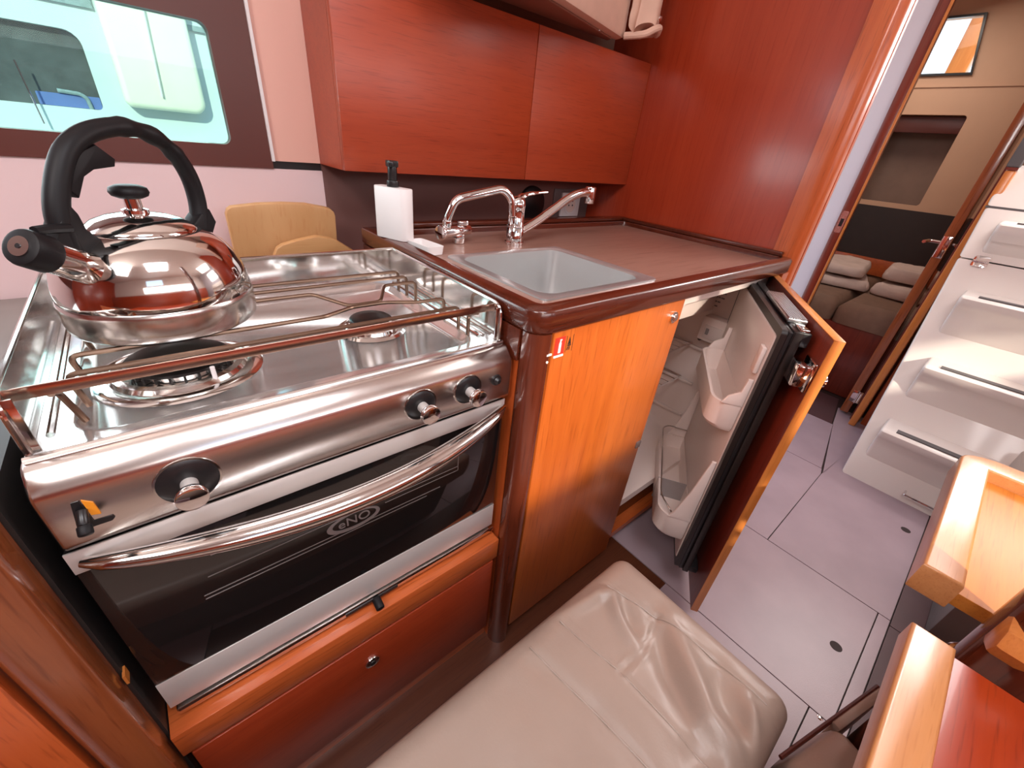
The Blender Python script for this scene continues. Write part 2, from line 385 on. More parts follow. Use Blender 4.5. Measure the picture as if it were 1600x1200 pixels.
sole([(1.555, -0.286), (1.905, -0.312), (2.30, -0.40), (2.30, -0.15), (2.07, -0.186)])
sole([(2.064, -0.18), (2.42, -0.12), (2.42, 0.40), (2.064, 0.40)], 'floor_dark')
sole([(0.200, -0.553), (0.516, -0.553), (0.516, -0.165), (0.200, -0.165)])
sole([(-0.60, -0.553), (0.196, -0.553), (0.196, -0.165), (-0.60, -0.165)])
sole([(-0.60, -0.163), (0.516, -0.163), (0.516, 0.10), (-0.60, 0.10)], 'floor_wood_shaded')  # wooden margin kept dark to paint in the shade along the galley foot
sole([(-0.60, -0.604), (0.516, -0.604), (0.516, -0.557), (-0.60, -0.557)])
sole([(0.520, -0.630), (0.960, -0.630), (0.960, -0.604), (0.520, -0.604)])
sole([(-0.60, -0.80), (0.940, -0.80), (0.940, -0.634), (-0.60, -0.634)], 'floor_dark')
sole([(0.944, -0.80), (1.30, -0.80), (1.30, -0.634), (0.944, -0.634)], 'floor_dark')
sole([(-3.0, -2.0), (-0.604, -2.0), (-0.604, 0.10), (-3.0, 0.10)])
for (hx, hy) in ((0.739, -0.552), (1.461, -0.586)):
    struct('finger_hole', MB().cyl((hx, hy, -0.004), (hx, hy, 0.0006), 0.0145, n=24), 'floor_seam', fl)
sc_ = MB().lathe([(0, 0.0014), (0.003, 0.0014), (0.0062, 0.0002), (0.0062, -0.001)], (0.513, -0.579, 0), 16)
struct('screw', sc_, 'chrome', fl)

# hull side: pale liner, dark ledge, window surround, pillar, splashback
YP = 0.80
wp = struct('wall_port', MB().box(-3.0, -0.0275, YP, YP + 0.03, 0.45, 0.984), 'wall_pink')
struct('trim_1', MB().box(-0.136, -0.0275, YP + 0.006, YP + 0.03, 0.984, 1.0005), 'black')
wl = [(-3.0, 0.9845), (-0.137, 0.9845), (-0.137, 1.66), (-3.0, 1.66)]
hole = rrect(-1.25, -0.211, 1.027, 1.234, 0.016, 5)
fr_ = struct('window_1', MB().prism(wl, 'y', YP - 0.004, YP + 0.030, holes=[hole]), 'window_frame')
struct('window_pane', MB().prism(rrect(-1.255, -0.206, 1.022, 1.239, 0.016), 'y', YP + 0.018, YP + 0.023), 'clear_glass', fr_)
sealo, seali = rrect(-1.256, -0.205, 1.021, 1.240, 0.02), rrect(-1.250, -0.2115, 1.0275, 1.2335, 0.0155)
struct('window_seal', MB().prism(sealo, 'y', YP + 0.0235, YP + 0.028, holes=[seali]), 'gelcoat', fr_)
pil = struct('trim_2', MB().box(-0.1325, -0.0275, YP, YP + 0.03, 1.0005, 1.66, 0.0), 'pillar_pink')
struct('edge_strip', MB().box(-0.1385, -0.1325, YP - 0.010, YP + 0.02, 1.000, 1.66), 'white_plastic', pil)
struct('wall_splashback', MB().box(-0.0275, 1.0, YP, YP + 0.03, 0.45, 1.4), 'splash')
struct('wall_port_high', MB().box(-0.0275, 1.0, YP, YP + 0.03, 1.4, 1.66), 'recess')
# galley bulkhead with its rounded wooden edge post
bk = struct('wall_bulkhead', MB().box(1.0, 1.045, 0.062, 0.85, 0.0, 2.36), 'mahogany_v')
prof = [(0.992, 0.062), (0.992, 0.030)] + [(1.020 - 0.028 * math.cos(a), 0.014 - 0.020 * math.sin(a)) for a in (0.0, 0.35, 0.7, 1.05, 1.4)] + [(1.028, -0.006), (1.030, 0.004), (1.036, 0.004), (1.038, -0.006), (1.052, -0.006), (1.060, 0.002), (1.060, 0.062)]
struct('edge_post', MB().prism(prof, 'z', 0.0, 2.36), 'mahogany_solid_v', bk)
# bulkhead of the aft cabin with the doorway
wa = struct('wall_aft', MB().box(2.24, 2.28, 0.235, 0.85, 0.0, 2.36).box(2.24, 2.28, -2.0, -0.30, 0.0, 2.36).box(2.24, 2.28, -0.30, 0.235, 1.86, 2.36), 'wall_white')
dj = struct('door_1', MB().box(2.228, 2.30, 0.196, 0.235, 0.0, 1.86, 0.002), 'dark_door')
struct('door_lipping', MB().box(2.222, 2.231, 0.186, 0.196, 0.0, 1.86, 0.001), 'edge_oak', dj)
struct('door_jamb', MB().box(2.214, 2.30, -0.262, -0.222, 0.0, 1.86, 0.003), 'dark_door', dj)  # darker wood puts the shadow on this jamb into its colour
struct('door_jamb', MB().box(2.206, 2.232, -0.305, -0.272, 0.0, 1.86, 0.003), 'mahogany_solid_v', dj)
struct('door_header', MB().box(2.228, 2.30, -0.262, 0.235, 1.86, 1.90, 0.002), 'dark_door', dj)
sk = struct('strike_plate', MB().prism(rrect(0.2005, 0.2275, 0.865, 0.965, 0.008), 'x', 2.2260, 2.2285), 'steel_brushed', dj)
struct('latch_hole', MB().box(2.2250, 2.2268, 0.207, 0.221, 0.895, 0.930), 'black', dj)

# shell of the saloon, out of the frame; its openings are cut to shape the sun patches
struct('wall_starboard', MB().prism([(-3.0, 0), (2.28, 0), (2.28, 2.36), (-3.0, 2.36)], 'y', -1.93, -1.90,
       holes=[rrect(-1.06, -0.28, 1.725, 2.135, 0.03), [(-0.50, 1.335), (0.60, 1.335), (0.60, 1.20), (1.30, 1.20), (1.30, 1.602), (-0.50, 1.602)]]), 'wall_room')
struct('trim_6', MB().box(-2.99, 1.9, -1.895, -1.62, 0.0, 1.22, 0.01), 'mahogany_h')
struct('trim_7', MB().box(-2.99, 1.6, -1.61, -1.30, 0.0, 0.42, 0.02), 'vinyl')
struct('wall_forward', MB().box(-3.05, -3.0, -2.0, 0.85, 0, 2.36), 'mahogany_v')
struct('ceiling', MB().prism([(-1.93, 2.30), (0.20, 2.30), (0.62, 1.66), (0.85, 1.63), (0.85, 1.67), (0.66, 1.70), (0.22, 2.36), (-1.93, 2.36)], 'x', -3.0, 2.28), 'wall_room')

# soffit over the lockers
sof = [(0.12, 0.43), (0.46, 0.515), (0.805, 0.603), (0.815, 0.64), (0.12, 0.64)]
so_ = struct('ceiling_soffit', MB().prism(sof, 'z', 1.380, 1.62, 0.013, 2), 'salmon')
struct('soffit_underside', MB().prism([(0.13, 0.455), (0.455, 0.538), (0.765, 0.617), (0.775, 0.638), (0.13, 0.638)], 'z', 1.3745, 1.3798, 0.002), 'soffit_shade', so_)  # thin dark sheet that paints the shade on the soffit's underside

# aft cabin seen through the doorway
struct('wall_cabin_end', MB().prism([(-0.9, 0), (1.1, 0), (1.1, 2.2), (-0.9, 2.2)], 'x', 3.55, 3.60,
       holes=[rrect(0.145, 0.52, 0.995, 1.500, (0.02, 0.05, 0.02, 0.02)), [(0.235, 1.705), (0.70, 1.705), (0.74, 1.975), (0.305, 1.975)]]), 'cabin_cream')
struct('wall_cabin_side', MB().box(2.28, 3.6, 0.95, 1.0, 0, 2.2).box(2.28, 3.6, -0.9, -0.85, 0, 2.2), 'cabin_cream')
struct('ceiling_cabin', MB().box(2.28, 3.6, -0.9, 1.0, 2.2, 2.24), 'cabin_cream')
rc = struct('trim_3', MB().box(3.60, 3.75, 0.10, 0.55, 0.95, 0.99).box(3.75, 3.77, 0.10, 0.55, 0.95, 1.54).box(3.60, 3.75, 0.52, 0.55, 0.99, 1.5).box(3.60, 3.75, 0.10, 0.145, 0.99, 1.5).box(3.60, 3.75, 0.10, 0.55, 1.5, 1.54), 'recess')
struct('locker_shade', MB().box(3.585, 3.61, 0.15, 0.52, 1.405, 1.495, 0.004), 'window_frame', rc)
struct('trim_4', MB().box(3.542, 3.55, -0.85, 0.95, 1.640, 1.648), 'cabin_cream')
struct('trim_5', MB().box(3.535, 3.55, -0.85, 0.95, 0.56, 0.965), 'cabin_dark')
wn = struct('window_2', MB().prism([(0.225, 1.697), (0.71, 1.697), (0.75, 1.983), (0.297, 1.983)], 'x', 3.535, 3.553, holes=[[(0.237, 1.709), (0.70, 1.709), (0.737, 1.972), (0.308, 1.972)]]), 'black')
struct('window_pane', MB().prism([(0.235, 1.705), (0.70, 1.705), (0.74, 1.975), (0.305, 1.975)], 'x', 3.556, 3.560), 'cabin_glass', wn)
# the wooden post and warm deck seen in that small window
d_ = thing('deck_post', 'varnished wooden post outside the small aft cabin window', 'post', (4.2, 0.42, 0))
MB().box(4.15, 4.25, 0.36, 0.47, 0.0, 2.6, 0.01).build('post', 'edge_oak', d_)
MB().box(4.12, 4.28, 0.34, 0.49, 0.0, 0.05, 0.005).build('base', 'edge_oak', d_)

# ================================================================== GALLEY JOINERY
# worktop with raised edges and a cut-out for the sink
wt = thing('worktop', 'brown laminate worktop with glossy dark raised edges around the sink', 'worktop', (0.5, 0.3, 0.86))
out = rrect(0.024, 0.969, 0.026, 0.582, 0.012)
MB().prism(out, 'z', 0.846, 0.868, holes=[rrect(0.080, 0.385, 0.075, 0.352, 0.028)]).build('laminate_top', 'laminate', wt)
oo = rrect(-0.006, 0.998, -0.004, 0.603, (0.032, 0.030, 0.0, 0.0), 8); ii = rrect(0.0245, 0.9685, 0.0265, 0.5815, (0.014, 0.012, 0.01, 0.01), 8)
# raised surround with softened top edges, built as rings
def ring_stack(levels):
    mb = MB(); vs = []; fs = []; n = len(levels[0])
    for lv in levels: vs += lv
    k = len(levels)
    for a in range(k):
        b = (a + 1) % k
        for i in range(n):
            j = (i + 1) % n; fs.append((a * n + i, a * n + j, b * n + j, b * n + i))
    return mb.raw(vs, fs)
def inset(P, d):
    out = []
    n = len(P)
    for i in range(n):
        a, b, c = Vector(P[i - 1]), Vector(P[i]), Vector(P[(i + 1) % n])
        t = (c - a)
        if t.length < 1e-9: out.append(tuple(b)); continue
        t.normalize(); nn = Vector((-t.y, t.x)); out.append(tuple(b + nn * d))
    return out
L3 = lambda P, z: [Vector((p[0], p[1], z)) for p in P]
oo2 = rrect(-0.002, 0.995, 0.000, 0.627, (0.030, 0.028, 0.001, 0.001), 8)
ii2 = rrect(0.0225, 0.9705, 0.0245, 0.5835, (0.015, 0.013, 0.011, 0.011), 8)
oo = rrect(-0.006, 0.998, -0.004, 0.631, (0.034, 0.032, 0.001, 0.001), 8)
ii = rrect(0.0245, 0.9685, 0.0265, 0.5815, (0.013, 0.011, 0.009, 0.009), 8)
ring_stack([L3(oo2, 0.843), L3(oo, 0.848), L3(oo, 0.8775), L3(oo2, 0.8815), L3(ii2, 0.8815), L3(ii, 0.8785), L3(ii, 0.843)]).build('raised_edge', 'dark_edge', wt, smooth=50)

MB().box(0.030, 0.995, 0.594, 0.628, 0.8816, 0.8935, 0.003).build('back_fiddle', 'dark_edge', wt)
MB().box(0.974, 0.995, 0.030, 0.592, 0.8816, 0.8935, 0.003).build('side_fiddle', 'dark_edge', wt)
MB().box(-0.0055, -0.0008, 0.034, 0.628, 0.790, 0.8428, 0.001).build('edge_skirt', 'dark_edge', wt)
# base unit: corner post, sink front panel, end panel, plinth
bu = thing('galley_base_unit', 'varnished galley base unit under the worktop, with dark rounded corner post', 'cabinet', (0.2, 0.2, 0))
pp = rrect(-0.002, 0.034, -0.002, 0.036, (0.026, 0.008, 0.002, 0.006), 8)
MB().prism(pp, 'z', 0.0, 0.8425).build('corner_post', 'dark_edge_v', bu, label='dark glossy rounded corner post')
MB().box(0.0, 0.018, 0.036, 0.60, 0.0, 0.8425).build('end_panel', 'mahogany_solid_v', bu)
fp = MB().box(0.036, 0.420, 0.000, 0.018, 0.055, 0.842, 0.0015).build('front_panel', 'panel', bu, label='front panel catching the sun in its upper half')
lk = MB().cyl((0.390, 0.001, 0.808), (0.390, -0.004, 0.808), 0.0125, n=24, bev=0.0015).cyl((0.390, -0.004, 0.808), (0.390, -0.0075, 0.808), 0.0075, n=20, bev=0.001)
lk = lk.build('push_lock', 'chrome', fp)
MB().box(0.040, 0.062, -0.0012, 0.0003, 0.803, 0.833).build('sign_plate', 'red_print', fp, label='red fire extinguisher sticker')
ex = MB().prism([(0.0485, 0.806), (0.0535, 0.806), (0.0535, 0.822), (0.0525, 0.825), (0.0525, 0.8275), (0.0542, 0.8275), (0.0542, 0.8295), (0.0498, 0.8295), (0.0498, 0.825), (0.0485, 0.822)], 'y', -0.0018, -0.0010)
ex.build('sign_symbol', 'white_print', fp)
MB().box(0.041, 0.062, -0.0014, 0.0003, 0.7985, 0.8020).build('sign_strip', 'white_print', fp)
MB().box(0.0235, 0.0335, -0.0030, -0.0012, 0.8065, 0.8095).cyl((0.026, -0.0012, 0.796), (0.026, -0.0030, 0.796), 0.0022, n=12).build('white_mark', 'white_print', bu)
bs = MB()   # boat symbol sticker: sail, mast and hull strokes
bs.prism([(0.0735, 0.8165), (0.0735, 0.829), (0.0700, 0.8165)], 'y', -0.0008, 0.0002).prism([(0.0745, 0.8165), (0.0745, 0.826), (0.0770, 0.8165)], 'y', -0.0008, 0.0002)
bs.prism([(0.0690, 0.8155), (0.0785, 0.8155), (0.0770, 0.8135), (0.0705, 0.8135)], 'y', -0.0008, 0.0002)
for k in range(3): bs.box(0.0690 + 0.0005 * k, 0.0705 + 0.0005 * k + 0.0012, -0.0008, 0.0002, 0.8065 + 0.0022 * k, 0.8078 + 0.0022 * k)
bs.box(0.0745, 0.0755, -0.0008, 0.0002, 0.806, 0.8125).box(0.0665, 0.0670, -0.0006, 0.0002, 0.803, 0.832).box(0.0815, 0.0820, -0.0006, 0.0002, 0.803, 0.832)
bs.build('sign_symbol', 'black_print', fp)
MB().box(0.036, 0.96, 0.05, 0.07, 0.0, 0.052).build('plinth', 'mahogany_solid', bu)
MB().box(0.402, 0.424, 0.018, 0.56, 0.055, 0.842).build('divider', 'mahogany_solid_v', bu)
MB().box(0.424, 0.955, 0.02, 0.56, 0.055, 0.075).build('shelf', 'mahogany_solid', bu)
MB().box(0.036, 0.998, 0.56, 0.58, 0.055, 0.842).build('back_panel', 'mahogany_v', bu)
MB().box(0.955, 0.998, 0.0, 0.56, 0.0, 0.842).build('end_panel', 'mahogany_solid_v', bu)
struct('trim_8', MB().box(-0.55, -0.010, 0.611, 0.798, 0.67, 0.70), 'mahogany_solid')
MB().box(0.40, 0.418, -0.0035, 0.018, 0.455, 0.475, 0.002).build('latch', 'grey_plate', bu)

# wall locker: two doors
ul = thing('wall_locker', 'long mahogany wall locker with two flush doors above the sink', 'cabinet', (0.49, 0.7, 1.0))
MB().box(-0.030, 0.998, 0.648, 0.798, 1.0, 1.352).build('carcass', 'mahogany_h', ul)
MB().box(-0.030, 0.4985, 0.630, 0.648, 1.0, 1.356, 0.0015).build('door', 'mahogany_h', ul)
MB().box(0.5005, 0.998, 0.630, 0.648, 1.0, 1.356, 0.0015).build('door', 'mahogany_h', ul)

# stove bay: drawer unit below, dark lined bay, left post and panel
db = thing('drawer_unit', 'varnished wooden drawer unit under the cooker', 'cabinet', (-0.28, 0.3, 0))
MB().box(-0.548, -0.0035, 0.028, 0.60, 0.318, 0.374, 0.002).build('top_rail', 'mahogany_solid', db)
dr = MB().box(-0.540, -0.012, 0.030, 0.052, 0.060, 0.309, 0.002).build('drawer', 'mahogany_h', db)
MB().cyl((-0.287, 0.031, 0.242), (-0.287, 0.025, 0.242), 0.0135, n=24, bev=0.002).build('push_lock', 'chrome', dr)
MB().cyl((-0.287, 0.0255, 0.242), (-0.287, 0.0235, 0.242), 0.0055, n=16).build('lock_bore', 'black', dr)
MB().box(-0.548, -0.0035, 0.045, 0.60, 0.0, 0.056).box(-0.548, -0.0035, 0.054, 0.60, 0.056, 0.318).build('carcass', 'mahogany_solid', db)
MB().box(-0.548, -0.0035, 0.60, 0.61, 0.374, 0.80).build('bay_back', 'oven_dark', db)
lu = thing('left_end_unit', 'varnished end unit with rounded dark post beside the cooker bay', 'cabinet', (-0.6, 0.2, 0))
MB().prism(rrect(-0.598, -0.552, 0.0, 0.040, (0.022, 0.012, 0.002, 0.002), 8), 'z', 0.0, 0.84).build('corner_post', 'post_brown', lu)
MB().box(-0.565, -0.549, 0.040, 0.61, 0.0, 0.80).build('bay_lining', 'oven_dark', lu)
MB().box(-0.90, -0.600, 0.006, 0.026, 0.02, 0.84, 0.002).build('front_panel', 'mahogany_solid_v', lu)
MB().box(-0.90, -0.566, 0.045, 0.79, 0.72, 0.74).build('top_board', 'greige', lu)
MB().box(-0.5495, -0.5470, 0.033, 0.047, 0.515, 0.530).build('screw_plug', 'edge_oak', lu)
# ================================================================== COOKER
ck = thing('gas_cooker', 'stainless steel gas cooker with oven, wire fiddles and a curved door rail', 'cooker', (-0.27, 0.25, 0.38))
XA, XB = -0.530, -0.012            # outer sides
MB().box(XA + 0.006, XB - 0.006, 0.075, 0.440, 0.384, 0.790).build('casing', 'oven_dark', ck)
# hob tray: flat rim, rounded recess
tray_o = rrect(XA, XB, 0.068, 0.442, 0.004, 5)
tray_a = rrect(XA + 0.026, XB - 0.030, 0.084, 0.420, 0.030, 5)
tray_b = rrect(XA + 0.032, XB - 0.036, 0.090, 0.414, 0.026, 5)
tray_c = rrect(XA + 0.038, XB - 0.042, 0.096, 0.408, 0.024, 5)
mb = MB(); vs = []
lv = [L3(tray_o, 0.790), L3(tray_o, 0.812), L3(tray_a, 0.812), L3(tray_b, 0.8105), L3(tray_c, 0.803)]
fs = []; n = len(tray_o)
for l in lv: vs += l
for a in range(len(lv) - 1):
    for i in range(n): fs.append((a * n + i, a * n + (i + 1) % n, (a + 1) * n + (i + 1) % n, (a + 1) * n + i))
fs.append(tuple(4 * n + i for i in range(n))); fs.append(tuple(range(n - 1, -1, -1)))
tray = mb.raw(vs, fs).build('hob_tray', 'steel_tray', ck, smooth=50)
# pressed ribs along both sides of the tray
for x in (XA + 0.014, XB - 0.020, XB - 0.012):
    MB().tube([(x, 0.10, 0.8115), (x, 0.41, 0.8115)], 0.0035, 8).build('rib', 'steel', tray)
# splash guards
gp = [(0.068, 0.8125), (0.068, 0.850), (0.071, 0.862), (0.079, 0.871), (0.090, 0.8735), (0.442, 0.8735), (0.442, 0.8125)]
MB().prism(gp, 'x', XB - 0.005, XB - 0.0025).build('side_guard', 'steel', ck)
gp2 = [(0.040, 0.8125), (0.040, 0.850), (0.046, 0.864), (0.060, 0.8735), (0.442, 0.8735), (0.442, 0.8125)]
MB().prism(gp, 'x', XA + 0.0025, XA + 0.005).build('side_guard', 'steel', ck)
MB().box(XA + 0.005, XB - 0.005, 0.4395, 0.4420, 0.8125, 0.8735).build('back_guard', 'steel', ck)
def rim(x): return MB().tube(fillet([(x, 0.069, 0.8135), (x, 0.069, 0.873), (x, 0.4405, 0.873)], 0.022), 0.0024, 8)
for x in (XB - 0.0037, XA + 0.0037): rim(x).build('guard_rim', 'steel', ck)
MB().tube([(XA + 0.004, 0.4408, 0.8735), (XB - 0.004, 0.4408, 0.8735)], 0.0024, 8).build('guard_rim', 'steel', ck)
MB().box(XB - 0.0120, XB - 0.0045, 0.0705, 0.0725, 0.814, 0.868, 0.0008).build('guard_clip', 'steel', ck)
MB().box(XA + 0.0045, XA + 0.0120, 0.0705, 0.0725, 0.814, 0.868, 0.0008).build('guard_clip', 'steel', ck)
# fiddle bar across the front and the pan rests
MB().box(XA + 0.003, XB - 0.004, 0.0845, 0.0868, 0.8585, 0.8700, 0.0008).build('fiddle_bar', 'bar', ck)
xl, xr, zr = -0.496, -0.046, 0.8500
def rest(y, mids=(), xl=xl, xr=xr):
    pts = fillet([(xl + 0.006, y, 0.813), (xl, y, zr)] + list(mids) + [(xr, y, zr), (xr, y, 0.813)], 0.009, 4)
    return MB().tube(pts, 0.0030, 8)
rest(0.357).build('pan_rest', 'rod', ck)
rest(0.322).build('pan_rest', 'rod', ck)
rest(0.286, [(-0.470, 0.286, zr), (-0.430, 0.246, zr - 0.004), (-0.382, 0.246, zr - 0.004), (-0.342, 0.286, zr), (-0.226, 0.286, zr), (-0.186, 0.240, zr - 0.010), (-0.134, 0.240, zr - 0.010), (-0.106, 0.286, zr)]).build('pan_rest', 'rod', ck)
rest(0.186, [(-0.240, 0.186, zr), (-0.188, 0.222, zr - 0.006), (-0.134, 0.222, zr - 0.006), (-0.092, 0.186, zr)]).build('pan_rest', 'rod', ck)
rest(0.140).build('pan_rest', 'rod', ck)
MB().tube(fillet([(xl + 0.004, 0.110, 0.813), (xl - 0.004, 0.110, 0.848), (xl - 0.004, 0.0880, 0.858)], 0.008), 0.0030, 8).build('pan_rest', 'rod', ck)
MB().tube(fillet([(xr, 0.112, 0.813), (xr, 0.112, 0.848), (xr, 0.0880, 0.858)], 0.008), 0.0030, 8).build('pan_rest', 'rod', ck)
# burners
def burner(x, y, r, h=1.0):
    b = MB().lathe([(r * 1.75, 0.0), (r * 1.62, 0.0035), (r * 1.40, 0.0035), (r * 1.34, 0.008), (r * 1.22, 0.010), (r * 1.10, 0.004), (r * 0.9, 0.004), (r * 0.9, 0.0)], (x, y, 0.8032), 40).build('burner', 'steel', ck)
    MB().lathe([(r * 0.86, 0.0), (r * 0.92, 0.014 * h), (r * 0.98, 0.0165 * h), (0, 0.0165 * h)], (x, y, 0.8036), 36).build('burner_ring', 'steel_brushed', b)
    teeth = MB()
    for i in range(22):
        a = 2 * PI * i / 22; c, s_ = math.cos(a), math.sin(a)
        teeth.box(-0.0013, 0.0013, r * 0.88, r * 0.98, 0.006 * h, 0.0155 * h, mat=Matrix.Translation((x, y, 0.8036)) @ Matrix.Rotation(a, 4, 'Z'))
    teeth.build('flame_slots', 'oven_dark', b, kind='stuff')
    MB().lathe([(0, 0.0172 * h), (r * 1.02, 0.0172 * h), (r * 1.06, 0.0195 * h), (r * 1.05, 0.0225 * h), (r * 0.96, 0.0250 * h), (r * 0.5, 0.0262 * h), (0, 0.0265 * h)], (x, y, 0.8036), 40).build('burner_cap', 'enamel', b)
    MB().cyl((x + r * 0.55, y - r * 1.18, 0.806), (x + r * 0.55, y - r * 1.18, 0.826), 0.0026, n=10).build('spark_plug', 'white_plastic', b)
burner(-0.160, 0.222, 0.031, 0.8)
burner(-0.410, 0.206, 0.050, 0.75)
# front: rolled nose and control panel
nose = [(0.068, 0.8105), (0.060, 0.8100), (0.054, 0.8070), (0.046, 0.7990), (0.0405, 0.7920), (0.038, 0.786), (0.038, 0.7300), (0.0400, 0.7240), (0.046, 0.7215), (0.075, 0.7215), (0.075, 0.8105)]
cp = MB().prism(nose, 'x', XA - 0.003, XB + 0.003, 0.003, 2).build('control_panel', 'steel_brushed', ck, smooth=60)
MB().tube([(XA, 0.0655, 0.8120), (XB, 0.0655, 0.8120)], 0.0035, 8).build('front_bead', 'steel', ck)
def knob(x, z, r):
    k = MB().lathe([(0, 0.0), (r, 0.0), (r, 0.0015), (r * 0.86, 0.0035), (r * 0.45, 0.005), (0, 0.005)], (0, 0, 0), 32, Matrix.Translation((x, 0.038, z)) @ Matrix.Rotation(PI / 2, 4, 'X')).build('control_dial', 'black', ck)
    MB().cyl((x, 0.034, z), (x, 0.012, z), 0.0075, n=18).build('knob_stem', 'steel_strip', k)
    MB().cyl((x, 0.015, z), (x, 0.006, z), 0.0135, n=28, bev=0.0016).build('knob', 'chrome', k)
    MB().lathe([(r, 0.0), (r + 0.0022, 0.0), (r + 0.0018, 0.0012), (r, 0.0014)], (0, 0, 0), 32, Matrix.Translation((x, 0.0378, z)) @ Matrix.Rotation(PI / 2, 4, 'X')).build('dial_ring', 'steel', k)
    text_mb('0', 0.0065, (x + r * 0.66, 0.0352, z + 0.0035), (1, 0, 0), (0, 0, 1), (0, -1, 0), 0.0003).build('dial_mark', 'grey_print', k)
knob(-0.432, 0.760, 0.0260); knob(-0.172, 0.762, 0.0225); knob(-0.094, 0.7625, 0.0225)
MB().lathe([(0, 0.008), (0.0035, 0.0078), (0.0050, 0.0055), (0.0065, 0.003), (0.0085, 0.0025), (0.0095, 0), (0, 0)], (0, 0, 0), 24, Matrix.Translation((-0.040, 0.038, 0.7635)) @ Matrix.Rotation(PI / 2, 4, 'X')).build('spark_button', 'black', ck)
lv_ = MB().prism([(-0.516, 0.7435), (-0.494, 0.7435), (-0.4915, 0.746), (-0.4925, 0.749), (-0.505, 0.7495), (-0.507, 0.776), (-0.512, 0.776), (-0.5165, 0.748)], 'y', 0.0372, 0.0386).build('gimbal_slot', 'black', ck)
MB().cyl((-0.508, 0.037, 0.766), (-0.509, 0.026, 0.757), 0.0040, n=14, bev=0.001).build('lever', 'black', lv_)
MB().cyl((-0.509, 0.026, 0.757), (-0.509, 0.019, 0.751), 0.0054, n=16, bev=0.0015).build('lever_tip', 'black_soft', lv_)
MB().prism([(-0.5045, 0.757), (-0.4985, 0.755), (-0.4995, 0.770), (-0.5055, 0.776)], 'y', 0.0372, 0.0384).build('lever_mark', 'yellow_print', lv_)
# oven door
DX0, DX1 = -0.537, -0.012
dg = MB().box(DX0, DX1, 0.0470, 0.0560, 0.4655, 0.7150, 0.0012).build('oven_glass', 'oven_glass', ck, label='smoked oven glass')
MB().box(DX0, DX1, 0.0445, 0.0468, 0.6880, 0.7160, 0.0006).build('top_strip', 'steel_strip', dg)
MB().box(DX0, DX1, 0.0560, 0.075, 0.395, 0.7150).build('door_core', 'oven_dark', dg)
MB().box(DX0, DX1, 0.0465, 0.0560, 0.4080, 0.4660, 0.0006).build('door_strip', 'steel_strip', ck)
bb = MB().box(DX0 + 0.004, DX1 + 0.004, 0.0440, 0.0620, 0.3860, 0.4010, 0.0022).build('door_sill', 'steel', ck)
MB().box(-0.313, -0.222, 0.0425, 0.0440, 0.3900, 0.3960).build('catch_slot', 'black', bb)
MB().cyl((-0.262, 0.044, 0.393), (-0.262, 0.024, 0.388), 0.0072, n=18, bev=0.0015).build('catch_knob', 'black_soft', bb)
# printed lines and badge on the glass
pl = MB()
for (z0, xa, xb) in ((0.640, -0.44, -0.115), (0.608, -0.45, -0.100), (0.5995, -0.23, -0.100), (0.5800, -0.46, -0.135), (0.5735, -0.46, -0.160)):
    pl.box(xa, xb, 0.0464, 0.0472, z0, z0 + 0.0011)
pl.box(-0.101, -0.0999, 0.0464, 0.0472, 0.5995, 0.640)
pl.build('print_lines', 'logo_print', dg, kind='stuff')
lx, lz = -0.2775, 0.5935
ring = MB().prism([(lx + (x - 0) , lz + z) for x, z in circle(0, 0, 0.0385, 40, 0.0165)], 'y', 0.0462, 0.0472, holes=[[(lx + 0.001 + x, lz + 0.001 + z) for x, z in circle(0, 0, 0.0318, 40, 0.0125)]])
lg = ring.build('badge_ring', 'logo_print', dg)
text_mb('eNO', 0.0215, (lx + 0.0005, 0.0466, lz + 0.0008), (1, 0, 0), (0, 0, 1), (0, -1, 0), 0.0004, width=1.06).build('badge_lettering', 'logo_print', dg)
# bowed rail
hp = []; hr = []
for i in range(33):
    t = i / 32; b = math.sin(PI * t); x = -0.527 + t * 0.510
    hp.append((x, 0.0405 - 0.052 * b ** 0.75, 0.7045 - 0.012 * b)); hr.append(0.0050 + 0.0112 * b ** 0.5)
hd = MB().tube(hp, hr, 16, flat=0.82).build('door_rail', 'steel', ck, smooth=60)

# ================================================================== KETTLE
KX, KY, KZ = -0.404, 0.255, 0.8545
kt = thing('kettle', 'polished steel whistling kettle with black arched handle on the cooker', 'kettle', (KX, KY, KZ))
MB().lathe([(0, 0.0005), (0.086, 0.0), (0.0915, 0.0012), (0.0938, 0.004), (0.0950, 0.012), (0.0952, 0.030), (0.0945, 0.0345), (0.0935, 0.036)], (KX, KY, KZ), 72).build('base_band', 'kettle_band', kt, smooth=50)
MB().lathe([(0.0930, 0.034), (0.0938, 0.040), (0.0925, 0.052), (0.0890, 0.066), (0.0832, 0.079), (0.0750, 0.0905), (0.0655, 0.0990), (0.0560, 0.1045), (0.0525, 0.1060), (0.0505, 0.1050)], (KX, KY, KZ), 72).build('body', 'kettle', kt, smooth=80)
ld = MB().lathe([(0.0520, 0.1050), (0.0518, 0.1072), (0.0490, 0.1105), (0.0400, 0.1165), (0.0270, 0.1210), (0.0120, 0.1232), (0, 0.1235)], (KX, KY, KZ), 56).build('lid', 'kettle', kt, smooth=80)
MB().lathe([(0.0125, 0.1225), (0.0120, 0.1265), (0.0078, 0.1280), (0.0078, 0.1400), (0, 0.1400)], (KX, KY, KZ), 28).build('lid_stem', 'chrome', ld)
MB().lathe([(0, 0.1375), (0.0105, 0.1380), (0.0160, 0.1405), (0.0178, 0.1440), (0.0165, 0.1485), (0.0110, 0.1510), (0, 0.1518)], (KX, KY, KZ), 36).build('lid_knob', 'black_soft', ld, smooth=70)
kd = Vector((-0.731, -0.682, 0))           # spout direction
